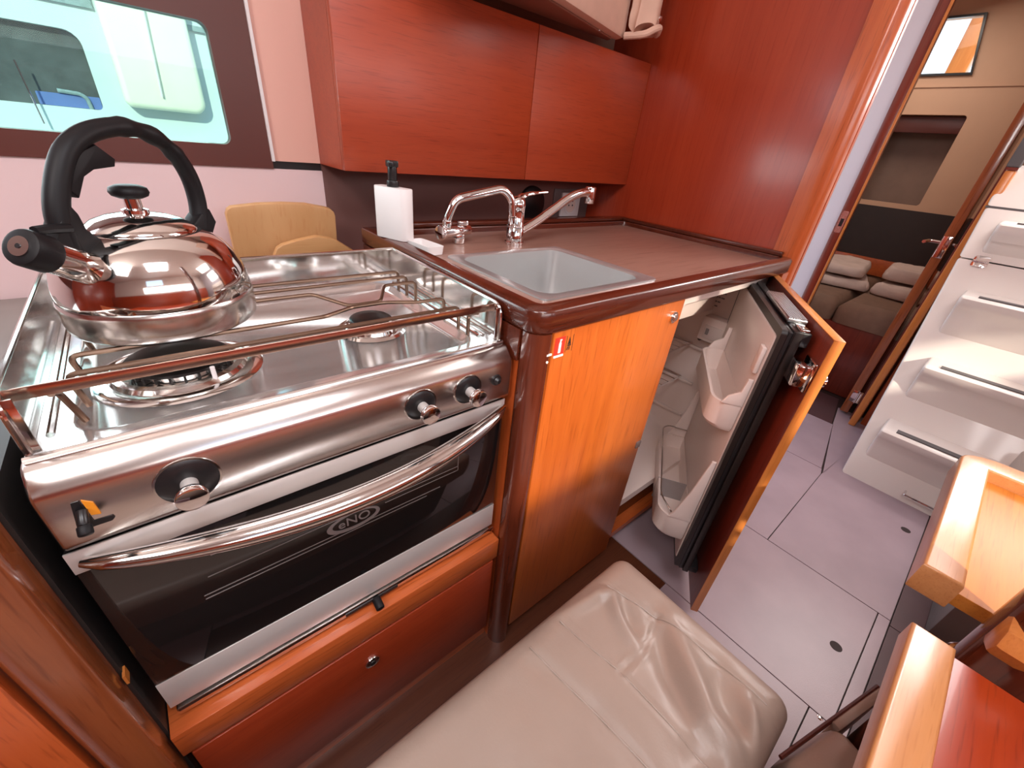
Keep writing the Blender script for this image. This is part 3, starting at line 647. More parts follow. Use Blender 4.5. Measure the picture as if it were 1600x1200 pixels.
def kp(r, z, side=0.0):                     # point in the handle plane: r along the spout, z up
    return Vector((KX, KY, 0)) + kd * r + Vector((0.682, -0.731, 0)) * side + Vector((0, 0, z))
path = [(0.079, 0.948), (0.079, 0.977), (0.070, 1.004), (0.051, 1.034), (0.031, 1.049), (0.008, 1.057), (-0.021, 1.060), (-0.050, 1.053), (-0.072, 1.036), (-0.085, 1.010), (-0.087, 0.980), (-0.080, 0.950)]
pts = spline([kp(r, z) for r, z in path], 5)
rad = []
for i in range(len(pts)):
    t = i / (len(pts) - 1)
    rad.append(0.0108 - 0.0006 * math.sin(PI * t) + (0.0012 * math.sin(t * 62) if 0.52 < t < 0.74 else 0))
hk = MB().tube(pts, rad, 16, flat=0.86, up=kd).build('handle', 'black_soft', kt, smooth=60)
MB().prism([(0.058, 0.998), (0.046, 1.016), (0.034, 1.022), (0.012, 1.024), (0.009, 1.031), (0.024, 1.044), (0.050, 1.034), (0.066, 1.008)], 'x', -0.008, 0.008, 0.002,
           mat=Matrix((( 0.682, -0.731, 0, KX), (-0.731, -0.682, 0, KY), (0, 0, 1, 0), (0, 0, 0, 1)))).build('trigger', 'black_soft', hk)
MB().prism([(0.050, 0.9545), (0.086, 0.928), (0.099, 0.948), (0.094, 0.966), (0.072, 0.998), (0.066, 0.985), (0.064, 0.970)], 'x', -0.010, 0.010, 0.003,
           mat=Matrix((( 0.682, -0.731, 0, KX), (-0.731, -0.682, 0, KY), (0, 0, 1, 0), (0, 0, 0, 1)))).build('handle_root', 'black_soft', kt)
MB().prism([(-0.055, 0.952), (-0.080, 0.930), (-0.100, 0.955), (-0.094, 0.972), (-0.078, 0.968)], 'x', -0.010, 0.010, 0.003,
           mat=Matrix((( 0.682, -0.731, 0, KX), (-0.731, -0.682, 0, KY), (0, 0, 1, 0), (0, 0, 0, 1)))).build('handle_root', 'black_soft', kt)
kd = Vector((-0.643, -0.766, 0))
s0, s1, s2, s3 = kp(0.058, 0.921), kp(0.075, 0.9335), kp(0.112, 0.9565), kp(0.129, 0.9670)
sp_ = MB().cyl(s0, s2, 0.0175, 0.0150, 32).build('spout', 'kettle', kt)
MB().cyl(s1 - (s1 - s0) * 0.18, s1 + (s1 - s0) * 0.18, 0.0192, n=32, bev=0.001).build('spout_collar', 'kettle', sp_)
MB().cyl(s2 - (s3 - s2) * 0.15, s3, 0.0172, 0.0165, 28, bev=0.003).build('whistle_cap', 'black_soft', sp_, label='black whistle cap')
dv = (s3 - s2).normalized()
MB().cyl(s3 - dv * 0.001, s3 + dv * 0.0012, 0.0088, n=24).build('whistle_disc', 'chrome', sp_)
MB().cyl(s3 + dv * 0.001, s3 + dv * 0.0018, 0.0022, n=12).build('whistle_hole', 'black', sp_)
MB().tube([s2 + Vector((0, 0, 0.020)), (s2 + kp(0.086, 0.972)) / 2 + Vector((0, 0, 0.012)), kp(0.080, 0.974)], 0.0042, 8).build('cap_arm', 'black_soft', sp_)

# ================================================================== SINK, TAPS AND THINGS ON THE WORKTOP
sk_ = thing('sink', 'square stainless steel sink set into the brown worktop', 'sink', (0.23, 0.21, 0.86))
so = rrect(0.066, 0.398, 0.060, 0.366, 0.014, 6); sa = rrect(0.0665, 0.3975, 0.0605, 0.3655, 0.014, 6)
s1_ = rrect(0.084, 0.372, 0.078, 0.349, 0.034, 6); s2_ = rrect(0.087, 0.369, 0.081, 0.346, 0.032, 6); s3_ = rrect(0.094, 0.362, 0.088, 0.339, 0.030, 6); s4_ = rrect(0.108, 0.348, 0.102, 0.325, 0.026, 6)
lv = [L3(so, 0.8682), L3(sa, 0.8712), L3(s1_, 0.8712), L3(s2_, 0.8690), L3(s3_, 0.760), L3(s4_, 0.748)]
vs, fs = [], []; n = len(so)
for l in lv: vs += l
for a in range(len(lv) - 1):
    for i in range(n): fs.append((a * n + i, a * n + (i + 1) % n, (a + 1) * n + (i + 1) % n, (a + 1) * n + i))
fs.append(tuple((len(lv) - 1) * n + i for i in range(n)))
bm = bmesh.new(); V = [bm.verts.new(v) for v in vs]
for f in fs: bm.faces.new([V[i] for i in f])
mb = MB(); mb.add(bm); mb.build('basin', 'steel_sink', sk_, smooth=45)
MB().lathe([(0, 0.001), (0.018, 0.001), (0.022, 0.003), (0.026, 0.0)], (0.228, 0.214, 0.7485), 28).build('drain', 'chrome', sk_)

f1 = thing('mixer_tap', 'tall chrome mixer tap with a straight swivel spout rising right', 'tap', (0.312, 0.432, 0.868))
FX, FY = 0.308, 0.430
MB().lathe([(0, 0), (0.0240, 0), (0.0240, 0.006), (0.0215, 0.008), (0.0215, 0.040), (0.0195, 0.042), (0.0195, 0.084), (0.0205, 0.090), (0.0190, 0.103), (0.012, 0.110), (0, 0.112)], (FX, FY, 0.8685), 32).build('tap_body', 'chrome', f1, smooth=50)
MB().lathe([(0.0222, 0.040), (0.0226, 0.042), (0.0222, 0.044)], (FX, FY, 0.8685), 32).build('body_ring', 'chrome', f1)
spn = fillet([(FX + 0.012, FY, 0.896), (FX + 0.060, FY, 0.915), (FX + 0.185, FY, 0.980), (FX + 0.225, FY, 0.991), (FX + 0.262, FY, 0.992)], 0.04, 6)
MB().tube(spn, 0.0108, 14).build('spout', 'chrome', f1, smooth=60)
MB().cyl((FX + 0.262, FY, 1.006), (FX + 0.262, FY, 0.964), 0.0145, n=22, bev=0.002).build('aerator', 'chrome', f1)
MB().tube(spline([(FX + 0.004, FY, 0.976), (FX + 0.030, FY, 0.984), (FX + 0.065, FY, 0.988), (FX + 0.093, FY, 0.990)], 4), [0.012] * 3 + [0.0085] * 4 + [0.006] * 6, 12, flat=0.55).build('lever', 'chrome', f1)

f2 = thing('folding_tap', 'small chrome hand tap with bent spout and cross valve, nearer the cooker', 'tap', (0.165, 0.470, 0.868))
TX, TY = 0.162, 0.470
MB().box(TX - 0.008, TX + 0.014, TY - 0.011, TY + 0.011, 0.8685, 0.890, 0.002).build('foot', 'chrome', f2)
MB().cyl((TX - 0.048, TY - 0.012, 0.897), (TX + 0.040, TY + 0.010, 0.897), 0.0118, n=24, bev=0.0015).build('valve_body', 'chrome', f2)
MB().cyl((TX - 0.056, TY - 0.014, 0.897), (TX - 0.047, TY - 0.0118, 0.897), 0.0165, n=28, bev=0.002).build('valve_cap', 'chrome', f2)
MB().box(TX + 0.006, TX + 0.030, TY - 0.004, TY + 0.012, 0.908, 0.919, 0.003).build('valve_wing', 'chrome', f2)
tp = fillet([(TX - 0.034, TY - 0.008, 0.904), (TX - 0.034, TY - 0.010, 0.925), (TX - 0.016, TY - 0.015, 0.968), (TX + 0.098, TY - 0.040, 0.995), (TX + 0.120, TY - 0.048, 0.975), (TX + 0.124, TY - 0.050, 0.920)], 0.018, 6)
MB().tube(tp, 0.0096, 14).build('spout', 'chrome', f2, smooth=60)
MB().cyl((TX - 0.034, TY - 0.008, 0.900), (TX - 0.034, TY - 0.010, 0.924), 0.0108, n=20, bev=0.001).build('spout_socket', 'chrome', f2)
MB().lathe([(0.0097, 0), (0.0108, 0.001), (0.0108, 0.004), (0.0097, 0.005)], (TX + 0.124, TY - 0.050, 0.932), 20).build('spout_ring', 'chrome', f2)

sd = thing('soap_dispenser', 'flat white soap bottle with black pump on the worktop edge', 'bottle', (0.018, 0.497, 0.8818))
Rz = Matrix.Translation((0.018, 0.497, 0)) @ Matrix.Rotation(math.radians(-69), 4, 'Z')
MB().prism(rrect(-0.044, 0.044, -0.0175, 0.0175, 0.012, 6), 'z', 0.8818, 0.9850, 0.002, mat=Rz).build('bottle', 'white_ceramic', sd)
pm = MB().cyl((0.018, 0.497, 0.985), (0.018, 0.497, 0.9975), 0.0125, n=26, bev=0.001).build('pump_collar', 'black', sd)
MB().cyl((0.018, 0.497, 0.9975), (0.018, 0.497, 1.030), 0.0095, n=22, bev=0.001).build('pump_stem', 'black', pm)
MB().box(-0.0105, 0.0105, -0.0095, 0.0095, 1.022, 1.034, 0.002, mat=Matrix.Translation((0.018, 0.497, 0))).box(-0.024, -0.008, -0.005, 0.005, 1.0235, 1.0325, 0.0015, mat=Matrix.Translation((0.018, 0.497, 0)) @ Matrix.Rotation(math.radians(60), 4, 'Z')).build('pump_head', 'black', pm)
ts = thing('soap_tray', 'small shallow white tray in front of the soap bottle', 'tray', (0.050, 0.420, 0.8685))
Rt = Matrix.Translation((0.050, 0.420, 0)) @ Matrix.Rotation(math.radians(-84), 4, 'Z')
tr_ = [rrect(-0.044, 0.040, -0.0190, 0.0190, 0.008, 5), rrect(-0.046, 0.042, -0.0210, 0.0210, 0.009, 5), rrect(-0.0435, 0.0395, -0.0185, 0.0185, 0.007, 5)]
mb = MB(); vs = []; fs = []; n = len(tr_[0])
for l in (L3(tr_[0], 0.8690), L3(tr_[1], 0.8860), L3(tr_[2], 0.8860), L3(tr_[2], 0.8730)): vs += l
for a in range(3):
    for i in range(n): fs.append((a * n + i, a * n + (i + 1) % n, (a + 1) * n + (i + 1) % n, (a + 1) * n + i))
fs += [tuple(3 * n + i for i in range(n)), tuple(range(n - 1, -1, -1))]
bm = bmesh.new(); V = [bm.verts.new(Rt @ v) for v in vs]
for f in fs: bm.faces.new([V[i] for i in f])
mb.add(bm); mb.build('dish', 'white_ceramic', ts)
MB().box(-0.036, 0.032, -0.012, 0.012, 0.8735, 0.8745, mat=Rt).build('dish_base', 'white_ceramic', ts)

ot = thing('power_socket', 'white round-faced power socket on a grey plate behind the worktop', 'socket', (0.89, YP, 0.905))
MB().box(0.800, 0.998, YP - 0.0035, YP - 0.0003, 0.858, 0.962, 0.0012).build('grey_plate', 'grey_plate', ot)
oplate = MB().box(0.838, 0.940, YP - 0.0120, YP - 0.0035, 0.866, 0.950, 0.002)
op = oplate.build('socket_plate', 'white_plastic', ot)
MB().lathe([(0.034, 0.0), (0.034, 0.0015), (0.029, 0.0015), (0.029, 0.0)], (0, 0, 0), 32, Matrix.Translation((0.889, YP - 0.0118, 0.908)) @ Matrix.Rotation(PI / 2, 4, 'X')).build('socket_rim', 'white_plastic', op)
MB().cyl((0.889, YP - 0.0119, 0.908), (0.889, YP - 0.0124, 0.908), 0.027, n=30).build('socket_face', 'fridge_white', op)
sh = MB()
for dx in (-0.010, 0.010): sh.cyl((0.889 + dx, YP - 0.0123, 0.906), (0.889 + dx, YP - 0.0130, 0.906), 0.0032, n=12)
sh.build('pin_holes', 'black', op, kind='stuff')
MB().cyl((0.889, YP - 0.0122, 0.922), (0.889, YP - 0.021, 0.922), 0.0030, n=12).build('earth_pin', 'chrome', op)
vd = thing('round_cover', 'round black cover on the brown splashback beside the socket', 'cover', (0.69, YP, 0.915))
MB().lathe([(0, 0.014), (0.052, 0.0135), (0.058, 0.010), (0.060, 0.0)], (0, 0, 0), 44, Matrix.Translation((0.690, YP - 0.0004, 0.910)) @ Matrix.Rotation(PI / 2, 4, 'X')).build('disc', 'black', vd)
MB().cyl((0.640, YP - 0.004, 0.868), (0.640, YP - 0.010, 0.868), 0.006, n=14).build('screw_cap', 'white_plastic', vd)

# chopping boards leaning on the liner behind the cooker
def lean(y0, z0, ang): return Matrix.Translation((0, y0, z0)) @ Matrix.Rotation(-ang, 4, 'X')
cb = thing('chopping_board', 'larger bamboo chopping board leaning on the pink wall', 'board', (-0.15, 0.75, 0.70))
bp_ = [(-0.262, 0.0), (-0.034, 0.0), (-0.034, 0.195)] + [(-0.034 - 0.022 * (1 - math.cos(a)), 0.195 + 0.020 * math.sin(a)) for a in (0.5, 1.0, 1.5)] + [(-0.10, 0.2235), (-0.15, 0.2255), (-0.20, 0.2235)] + [(-0.246 - 0.018 * math.sin(a), 0.198 + 0.020 * math.cos(a)) for a in (0.3, 0.8, 1.4)]
MB().prism([(x, z) for x, z in bp_], 'y', -0.018, 0.0, 0.003, mat=lean(0.763, 0.7005, math.radians(-8))).build('board', 'bamboo', cb)
cb2 = thing('chopping_board', 'smaller round-topped bamboo board in front of the larger one', 'board', (-0.1, 0.70, 0.70))
bp2 = [(-0.195, 0.0), (-0.002, 0.0), (-0.002, 0.085)] + [(-0.002 - 0.03 * (1 - math.cos(a)), 0.085 + 0.045 * math.sin(a)) for a in (0.4, 0.9, 1.4)] + [(-0.060, 0.1525), (-0.100, 0.1600), (-0.140, 0.1530)] + [(-0.165 - 0.030 * math.sin(a), 0.115 + 0.030 * math.cos(a)) for a in (0.3, 0.8, 1.4)]
b2 = MB().prism(bp2, 'y', -0.016, 0.0, 0.003, mat=lean(0.712, 0.7005, math.radians(-10))).build('board', 'bamboo_h', cb2)
# ================================================================== REFRIGERATOR
fg = thing('refrigerator', 'open built-in fridge with white lined door swung out under the worktop', 'fridge', (0.69, 0.25, 0.08))
fb = MB()
fx0, fx1, fy0, fy1, fz0, fz1 = 0.428, 0.950, 0.022, 0.552, 0.190, 0.840
ft = 0.024
fb.prism(rrect(fx0, fx1, fz0, fz1, 0.006, 3), 'y', fy0, fy1 - ft, holes=[rrect(fx0 + ft, fx1 - ft, fz0 + ft, fz1 - ft, 0.025, 5)])
fbo = fb.build('fridge_body', 'fridge_white', fg)
MB().box(fx0, fx1, fy1 - ft, fy1, fz0, fz1).build('back_wall', 'fridge_white', fg)
MB().box(fx0 + 0.02, fx1 - 0.02, fy0 + 0.03, fy1, 0.076, fz0).build('base_frame', 'dark_edge', fg)
# freezer compartment, thermostat and lamp housing, shelf rests, wire shelves
fz = MB().box(fx0 + ft + 0.05, fx1 - ft, 0.150, fy1 - ft, 0.690, fz1 - ft, 0.006).build('freezer_box', 'fridge_white', fg)
MB().box(fx0 + ft + 0.055, fx1 - ft - 0.012, 0.138, 0.1495, 0.695, fz1 - ft - 0.004, 0.004).build('freezer_flap', 'fridge_white', fz)
thm = MB().box(fx1 - ft - 0.045, fx1 - ft - 0.0005, 0.050, 0.145, 0.600, 0.680, 0.006).build('control_box', 'fridge_white', fg)
MB().box(fx1 - ft - 0.050, fx1 - ft - 0.0440, 0.062, 0.130, 0.612, 0.655, 0.003).build('lamp_cover', 'fridge_liner', thm)
MB().box(fx1 - ft - 0.0520, fx1 - ft - 0.0495, 0.112, 0.122, 0.625, 0.645, 0.001).build('switch', 'grey_print', thm)
MB().cyl((fx1 - ft - 0.001, 0.150, 0.588), (fx1 - ft - 0.007, 0.150, 0.588), 0.006, n=16).build('plug', 'grey_plate', fg)
for z in (0.30, 0.43, 0.56):
    MB().box(fx1 - ft - 0.010, fx1 - ft - 0.0005, 0.120, fy1 - ft, z - 0.010, z, 0.002).build('shelf_rest', 'fridge_white', fg)
for z in (0.437, 0.567):
    ws = MB()
    xs0, xs1, ys0, ys1 = fx0 + ft + 0.004, fx1 - ft - 0.004, 0.165, fy1 - ft - 0.004
    ws.tube(fillet([(xs0, ys0, z), (xs1, ys0, z), (xs1, ys1, z), (xs0, ys1, z), (xs0, ys0 + 0.01, z)], 0.012), 0.0028, 6)
    for k in range(12): ws.tube([(xs0 + 0.012 + k * (xs1 - xs0 - 0.02) / 11, ys0, z + 0.002), (xs0 + 0.012 + k * (xs1 - xs0 - 0.02) / 11, ys1, z + 0.002)], 0.0016, 6)
    ws.build('wire_shelf', 'chrome', fg)
MB().box(fx0 + 0.002, fx0 + 0.016, 0.012, 0.021, 0.435, 0.475, 0.002).build('catch', 'grey_plate', fg)
# label printed on the freezer flap side: rows of small marks
def dash_rows(mb, put, rows):
    for (u0, v0, seq, sz) in rows:
        u = u0
        for wd in seq:
            put(mb, u, v0, wd, sz); u += wd + sz * 0.6
lab = MB()
def put1(mb, u, v, wd, sz): mb.box(fx1 - ft - 0.0014, fx1 - ft - 0.0002, 0.148 - u - wd, 0.148 - u, v, v + sz)
dash_rows(lab, put1, [(0.0, 0.765, (0.006, 0.009, 0.004, 0.007), 0.0036), (0.0, 0.756, (0.010, 0.005, 0.008), 0.0036), (0.0, 0.747, (0.004, 0.009, 0.006, 0.005), 0.0036), (0.0, 0.732, (0.007, 0.007, 0.010), 0.0042), (0.004, 0.718, (0.005, 0.008), 0.0042), (0.006, 0.704, (0.009,), 0.0042)])
lab.build('printed_label', 'grey_print', fg, kind='stuff')

# the door, turned about its right-hand hinge
HU, HN = Vector((-0.849, -0.528, 0)), Vector((-0.528, 0.849, 0))
DM = Matrix(((HU.x, HN.x, 0, 0.938), (HU.y, HN.y, 0, 0.010), (0, 0, 1, 0), (0, 0, 0, 1)))
door = MB().box(0.0, 0.533, 0.0, 0.018, 0.034, 0.840, 0.0012, mat=DM).build('door_panel', 'dark_door', fg, label='dark mahogany door front seen from behind')
def dpart(name, mb, mat, label=None, **k): return mb.build(name, mat, door, label, **k)
dpart('door_edge', MB().box(0.533, 0.5352, 0.0, 0.0182, 0.034, 0.840, 0.0006, mat=DM), 'edge_oak', 'orange lipping on the door edge')
dpart('door_edge', MB().box(0.0, 0.5352, 0.0, 0.0182, 0.840, 0.8418, 0.0005, mat=DM), 'edge_oak')
dpart('seal_frame', MB().box(0.006, 0.474, 0.042, 0.058, 0.100, 0.826, 0.003, mat=DM), 'rubber', 'black outer door skin')
dpart('seal_frame', MB().box(0.008, 0.470, 0.0590, 0.068, 0.104, 0.822, 0.002, mat=DM), 'black')
dpart('seal_frame', MB().prism(rrect(0.010, 0.472, 0.106, 0.824, 0.010), 'y', 0.0690, 0.080, holes=[rrect(0.030, 0.455, 0.124, 0.806, 0.012)], mat=DM), 'rubber', 'soft black door gasket')
dpart('hinge_track', MB().box(0.30, 0.468, 0.019, 0.0415, 0.100, 0.120, 0.003, mat=DM), 'black')
dpart('hinge_block', MB().box(0.02, 0.10, 0.019, 0.0415, 0.14, 0.17, 0.003, mat=DM), 'black')
# ribbed aluminium lock plate on the door top
vp = MB().box(0.205, 0.418, 0.026, 0.062, 0.8265, 0.8345, 0.0015, mat=DM)
vpo = dpart('lock_plate', vp, 'alu', 'ribbed aluminium plate on the door top')
rb = MB()
for k in range(8): rb.box(0.207, 0.416, 0.0275 + k * 0.0044, 0.0297 + k * 0.0044, 0.8345, 0.8368, mat=DM)
dpart('plate_ribs', rb, 'alu', kind='stuff')
dpart('lock_block', MB().box(0.405, 0.472, 0.028, 0.060, 0.796, 0.8255, 0.003, mat=DM), 'black')
dpart('lock_tongue', MB().box(0.432, 0.470, 0.034, 0.052, 0.8255, 0.8315, 0.002, mat=DM), 'steel')
lt = MB().box(0.480, 0.5325, 0.0185, 0.0265, 0.730, 0.790, 0.003, mat=DM).box(0.486, 0.5315, 0.0250, 0.050, 0.738, 0.782, 0.004, mat=DM)
dpart('door_latch', lt, 'chrome', 'chrome push latch')
dpart('latch_button', MB().cyl(DM @ Vector((0.519, 0.000, 0.757)), DM @ Vector((0.519, -0.0075, 0.757)), 0.011, n=24, bev=0.0015), 'chrome')
# white inner liner with tall side walls and two bins
lin = MB()
lin.box(0.030, 0.455, 0.068, 0.0840, 0.124, 0.806, 0.006, mat=DM)
dpart('door_liner', lin, 'fridge_liner', 'white moulded inner door')
def trough(u0, u1, n0, n1, z0, z1, t=0.006, r=0.03):
    """open-topped bin on the door: floor plus wall with rounded outer corners"""
    o_ = rrect(u0, u1, n0, n1, (0.002, 0.002, r, r), 6); i_ = rrect(u0 + t, u1 - t, n0 + 0.001, n1 - t, (0.002, 0.002, r - t, r - t), 6)
    f_ = rrect(u0 + t * 1.6, u1 - t * 1.6, n0 + 0.002, n1 - t * 1.6, (0.002, 0.002, r - t, r - t), 6)
    b_ = rrect(u0 + 0.006, u1 - 0.006, n0, n1 - 0.008, (0.002, 0.002, r, r), 6)
    L = [L3(b_, z0), L3(o_, z0 + 0.012), L3(o_, z1), L3(i_, z1), L3(f_, z0 + 0.010)]
    vs, fs = [], []; n = len(o_)
    for l in L: vs += l
    for a in range(4):
        for i in range(n): fs.append((a * n + i, a * n + (i + 1) % n, (a + 1) * n + (i + 1) % n, (a + 1) * n + i))
    fs += [tuple(4 * n + i for i in range(n)), tuple(range(n - 1, -1, -1))]
    bm = bmesh.new(); V = [bm.verts.new(DM @ v) for v in vs]
    for f in fs: bm.faces.new([V[i] for i in f])
    mb = MB(); mb.add(bm); return mb
dpart('door_bin', trough(0.045, 0.452, 0.0845, 0.168, 0.186, 0.262, r=0.045), 'fridge_white', 'deep lower door bin')
dpart('door_bin', trough(0.115, 0.452, 0.0845, 0.146, 0.560, 0.632, r=0.040), 'fridge_white', 'upper door bin')
for (za, zb, na) in ((0.262, 0.470, 0.110), (0.632, 0.700, 0.098)):
    sw = MB()
    for u in (0.446, 0.040 if za < 0.5 else 0.115):
        sw.prism([(0.084, za), (na + 0.03, za), (na + 0.02, za + 0.02), (na, za + (zb - za) * 0.5), (0.094, zb), (0.084, zb)], 'x', u, u + 0.008, 0.002, mat=DM)
    dpart('bin_cheeks', sw, 'fridge_white', kind='stuff')
dpart('bottle_rail', MB().tube([DM @ v for v in fillet([Vector((0.060, 0.088, 0.300)), Vector((0.060, 0.150, 0.302)), Vector((0.075, 0.166, 0.298)), Vector((0.400, 0.166, 0.285)), Vector((0.446, 0.140, 0.280)), Vector((0.446, 0.125, 0.262))], 0.02)], 0.0022, 8), 'steel')
dpart('egg_rail', MB().box(0.425, 0.452, 0.0845, 0.094, 0.715, 0.775, 0.003, mat=DM), 'fridge_white')
dpart('bin_joint', MB().box(0.300, 0.3015, 0.0850, 0.1685, 0.184, 0.2625, mat=DM), 'grey_print')

# ================================================================== BENCH PADS
def pad(name, x0, x1, y0, y1, z0, z1, r, hfun, nx, ny, cr=0.04):
    def dist(x, y):
        dx = min(x - x0, x1 - x); dy = min(y - y0, y1 - y)
        if dx < cr and dy < cr: return cr - math.hypot(cr - dx, cr - dy)
        return min(dx, dy)
    def warp(u):                               # finer near the edges
        return 0.5 - 0.5 * math.cos(PI * u) * (0.35) - (0.5 - u) * 0.65
    vs, fs = [], []
    for j in range(ny + 1):
        for i in range(nx + 1):
            x = x0 + (x1 - x0) * warp(i / nx); y = y0 + (y1 - y0) * warp(j / ny)
            d = dist(x, y)
            if d < 0:                          # pull the square corners onto the rounded outline
                cx = x0 + cr if x < (x0 + x1) / 2 else x1 - cr; cy = y0 + cr if y < (y0 + y1) / 2 else y1 - cr
                v = Vector((x - cx, y - cy)).normalized() * cr; x, y, d = cx + v.x, cy + v.y, 0
            e = min(1.0, d / r); z = z1 - r + math.sqrt(max(0, r * r - (r - min(d, r)) ** 2)) + hfun(x, y) * min(1, e)
            vs.append(Vector((x, y, z)))
    W = nx + 1
    for j in range(ny):
        for i in range(nx): fs.append((j * W + i, j * W + i + 1, (j + 1) * W + i + 1, (j + 1) * W + i))
    rim_ = list(range(W)) + [j * W + nx for j in range(1, ny + 1)] + [ny * W + i for i in range(nx - 1, -1, -1)] + [j * W for j in range(ny - 1, 0, -1)]
    rows = [rim_]
    for k, zz in enumerate((0.6, 0.25, 0.0)):
        row = []
        for q in rim_:
            v = vs[q]; zt = v.z
            bul = 0.006 * math.sin(PI * (1 - zz)) + 0.003 * noise.noise(Vector((v.x * 14, v.y * 14, zz * 5)))
            cxy = Vector((v.x - (x0 + x1) / 2, v.y - (y0 + y1) / 2, 0)).normalized()
            row.append(len(vs)); vs.append(Vector((v.x + cxy.x * bul, v.y + cxy.y * bul, z0 + (zt - z0) * zz)))
        rows.append(row)
    for A, B in zip(rows, rows[1:]):
        for i in range(len(A)):
            j = (i + 1) % len(A); fs.append((A[i], B[i], B[j], A[j]))
    fs.append(tuple(rows[-1]))
    mb = MB(); bm = bmesh.new(); V = [bm.verts.new(v) for v in vs]
    for f in fs:
        try: bm.faces.new([V[i] for i in f])
        except ValueError: pass
    mb.add(bm); return mb
def seg_d(p, poly):
    best = 9; tt = 0; L = 0; acc = 0
    for a, b in zip(poly, poly[1:]):
        a, b = Vector(a), Vector(b); ab = b - a; t = max(0, min(1, (p - a).dot(ab) / ab.length_squared)); d = (p - a - ab * t).length
        if d < best: best = d; tt = acc + t
        acc += 1
    return best, tt / (len(poly) - 1)
FOLDS = [  # path on the pad top, height, width
    ([(0.056, -0.181), (0.073, -0.205), (0.052, -0.235), (0.030, -0.290)], 0.0170, 0.014),
    ([(0.085, -0.200), (0.066, -0.240), (0.050, -0.275)], -0.0119, 0.013),
    ([(0.125, -0.290), (0.071, -0.356), (0.036, -0.402), (0.028, -0.470)], 0.0221, 0.020),
    ([(0.105, -0.270), (0.045, -0.335), (0.008, -0.400)], -0.0136, 0.017),
    ([(0.112, -0.425), (0.075, -0.455), (0.047, -0.478)], 0.0170, 0.013),
    ([(0.120, -0.375), (0.080, -0.410), (0.060, -0.470)], -0.0136, 0.018),
    ([(-0.060, -0.150), (-0.030, -0.165), (0.030, -0.180), (0.066, -0.186)], 0.0102, 0.012),
    ([(-0.130, -0.170), (-0.105, -0.230), (-0.090, -0.300), (-0.080, -0.420)], -0.0068, 0.016),
    ([(-0.250, -0.170), (-0.190, -0.260), (-0.170, -0.400)], 0.0068, 0.040),
    ([(-0.040, -0.400), (0.010, -0.440)], -0.0085, 0.02),
]
SEAMS = [[(-0.042, -0.150), (-0.032, -0.220), (-0.019, -0.289), (-0.015, -0.366), (-0.011, -0.49)],
         [(-0.109, -0.150), (-0.097, -0.240), (-0.088, -0.298), (-0.080, -0.377), (-0.074, -0.49)],
         [(0.070, -0.150), (0.098, -0.237), (0.122, -0.332), (0.128, -0.423), (0.124, -0.49)],
         [(0.112, -0.275), (0.034, -0.293), (-0.019, -0.289)]]
def hpad(x, y):
    p = Vector((x, y)); h = -0.020 * max(0.0, (x + 0.02)) / 0.2 * 0.3
    for path, a, w_ in FOLDS:
        d, t = seg_d(p, path); h += a * math.exp(-(d / w_) ** 2) * math.sin(PI * min(0.97, max(0.06, t))) ** 0.6
    for s_ in SEAMS:
        d, t = seg_d(p, s_); h += -0.0022 * math.exp(-(d / 0.0035) ** 2) + 0.0012 * math.exp(-((d - 0.007) / 0.004) ** 2)
    return h + 0.005 * noise.noise(Vector((x * 7, y * 7, 0))) + 0.0006 * noise.noise(Vector((x * 28, y * 28, 3)))
bp = pad('seat_pad', -0.90, 0.176, -0.484, -0.150, 0.285, 0.405, 0.042, hpad, 190, 84, 0.030)
bench = thing('bench_pad', 'creased beige vinyl seat pad on the low centre bench before the cooker', 'seat pad', (-0.35, -0.32, 0))
bp.build('pad', 'vinyl', bench, smooth=70)
st = MB()
for s_ in SEAMS[:3]:
    P = spline([Vector((a, b, 0)) for a, b in s_], 10); P = [q for q in P if -0.455 < q.y < -0.178]
    st.tube([Vector((q.x, q.y, 0.4060 + hpad(q.x, q.y))) for q in P], 0.0015, 6)
st.build('seam_piping', 'vinyl', bench, kind='stuff')
MB().box(-0.90, 0.120, -0.450, -0.185, 0.012, 0.284, 0.004).build('bench_base', 'greige', bench)
MB().box(-0.90, 0.080, -0.430, -0.205, 0.0, 0.012).build('bench_foot', 'black', bench)
def hp2(x, y): return 0.004 * noise.noise(Vector((x * 8, y * 8, 7))) + 0.002 * noise.noise(Vector((x * 25, y * 25, 1)))
rm = Matrix.Translation((0.185, -0.523, 0)) @ Matrix.Rotation(math.radians(-16), 4, 'Z')
mb2 = MB(); q = pad('seat', -0.105, 0.020, -0.15, 0.0, 0.29, 0.40, 0.035, hp2, 30, 30, 0.02)
mb2.v = [rm @ v for v in q.v]; mb2.f = q.f
sp2 = thing('seat_pad', 'olive beige seat pad half hidden under the table edge', 'seat pad', (0.1, -0.7, 0))
mb2.build('pad', 'vinyl', sp2, smooth=70)
MB().tube([rm @ Vector((-0.10, 0.004, 0.382)), rm @ Vector((0.140, 0.004, 0.382))], 0.0030, 8).build('edge_piping', 'window_frame', sp2)
MB().box(0.012, 0.140, -0.010, 0.002, 0.02, 0.388, 0.003, mat=rm).build('pad_front', 'vinyl', sp2)
MB().box(-0.085, 0.005, -0.13, -0.03, 0.0, 0.289, 0.004, mat=rm).build('seat_base', 'mahogany_solid', sp2)
# settee base along the far side
sb = thing('settee_base', 'pale grey settee plinth across the sole boards, behind the table', 'seat', (1.2, -0.9, 0))
MB().box(0.98, 1.62, -1.30, -0.700, 0.0, 0.30, 0.006).build('plinth', 'greige', sb)
MB().box(0.97, 1.62, -1.32, -0.690, 0.301, 0.40, 0.02).build('cushion', 'vinyl', sb)

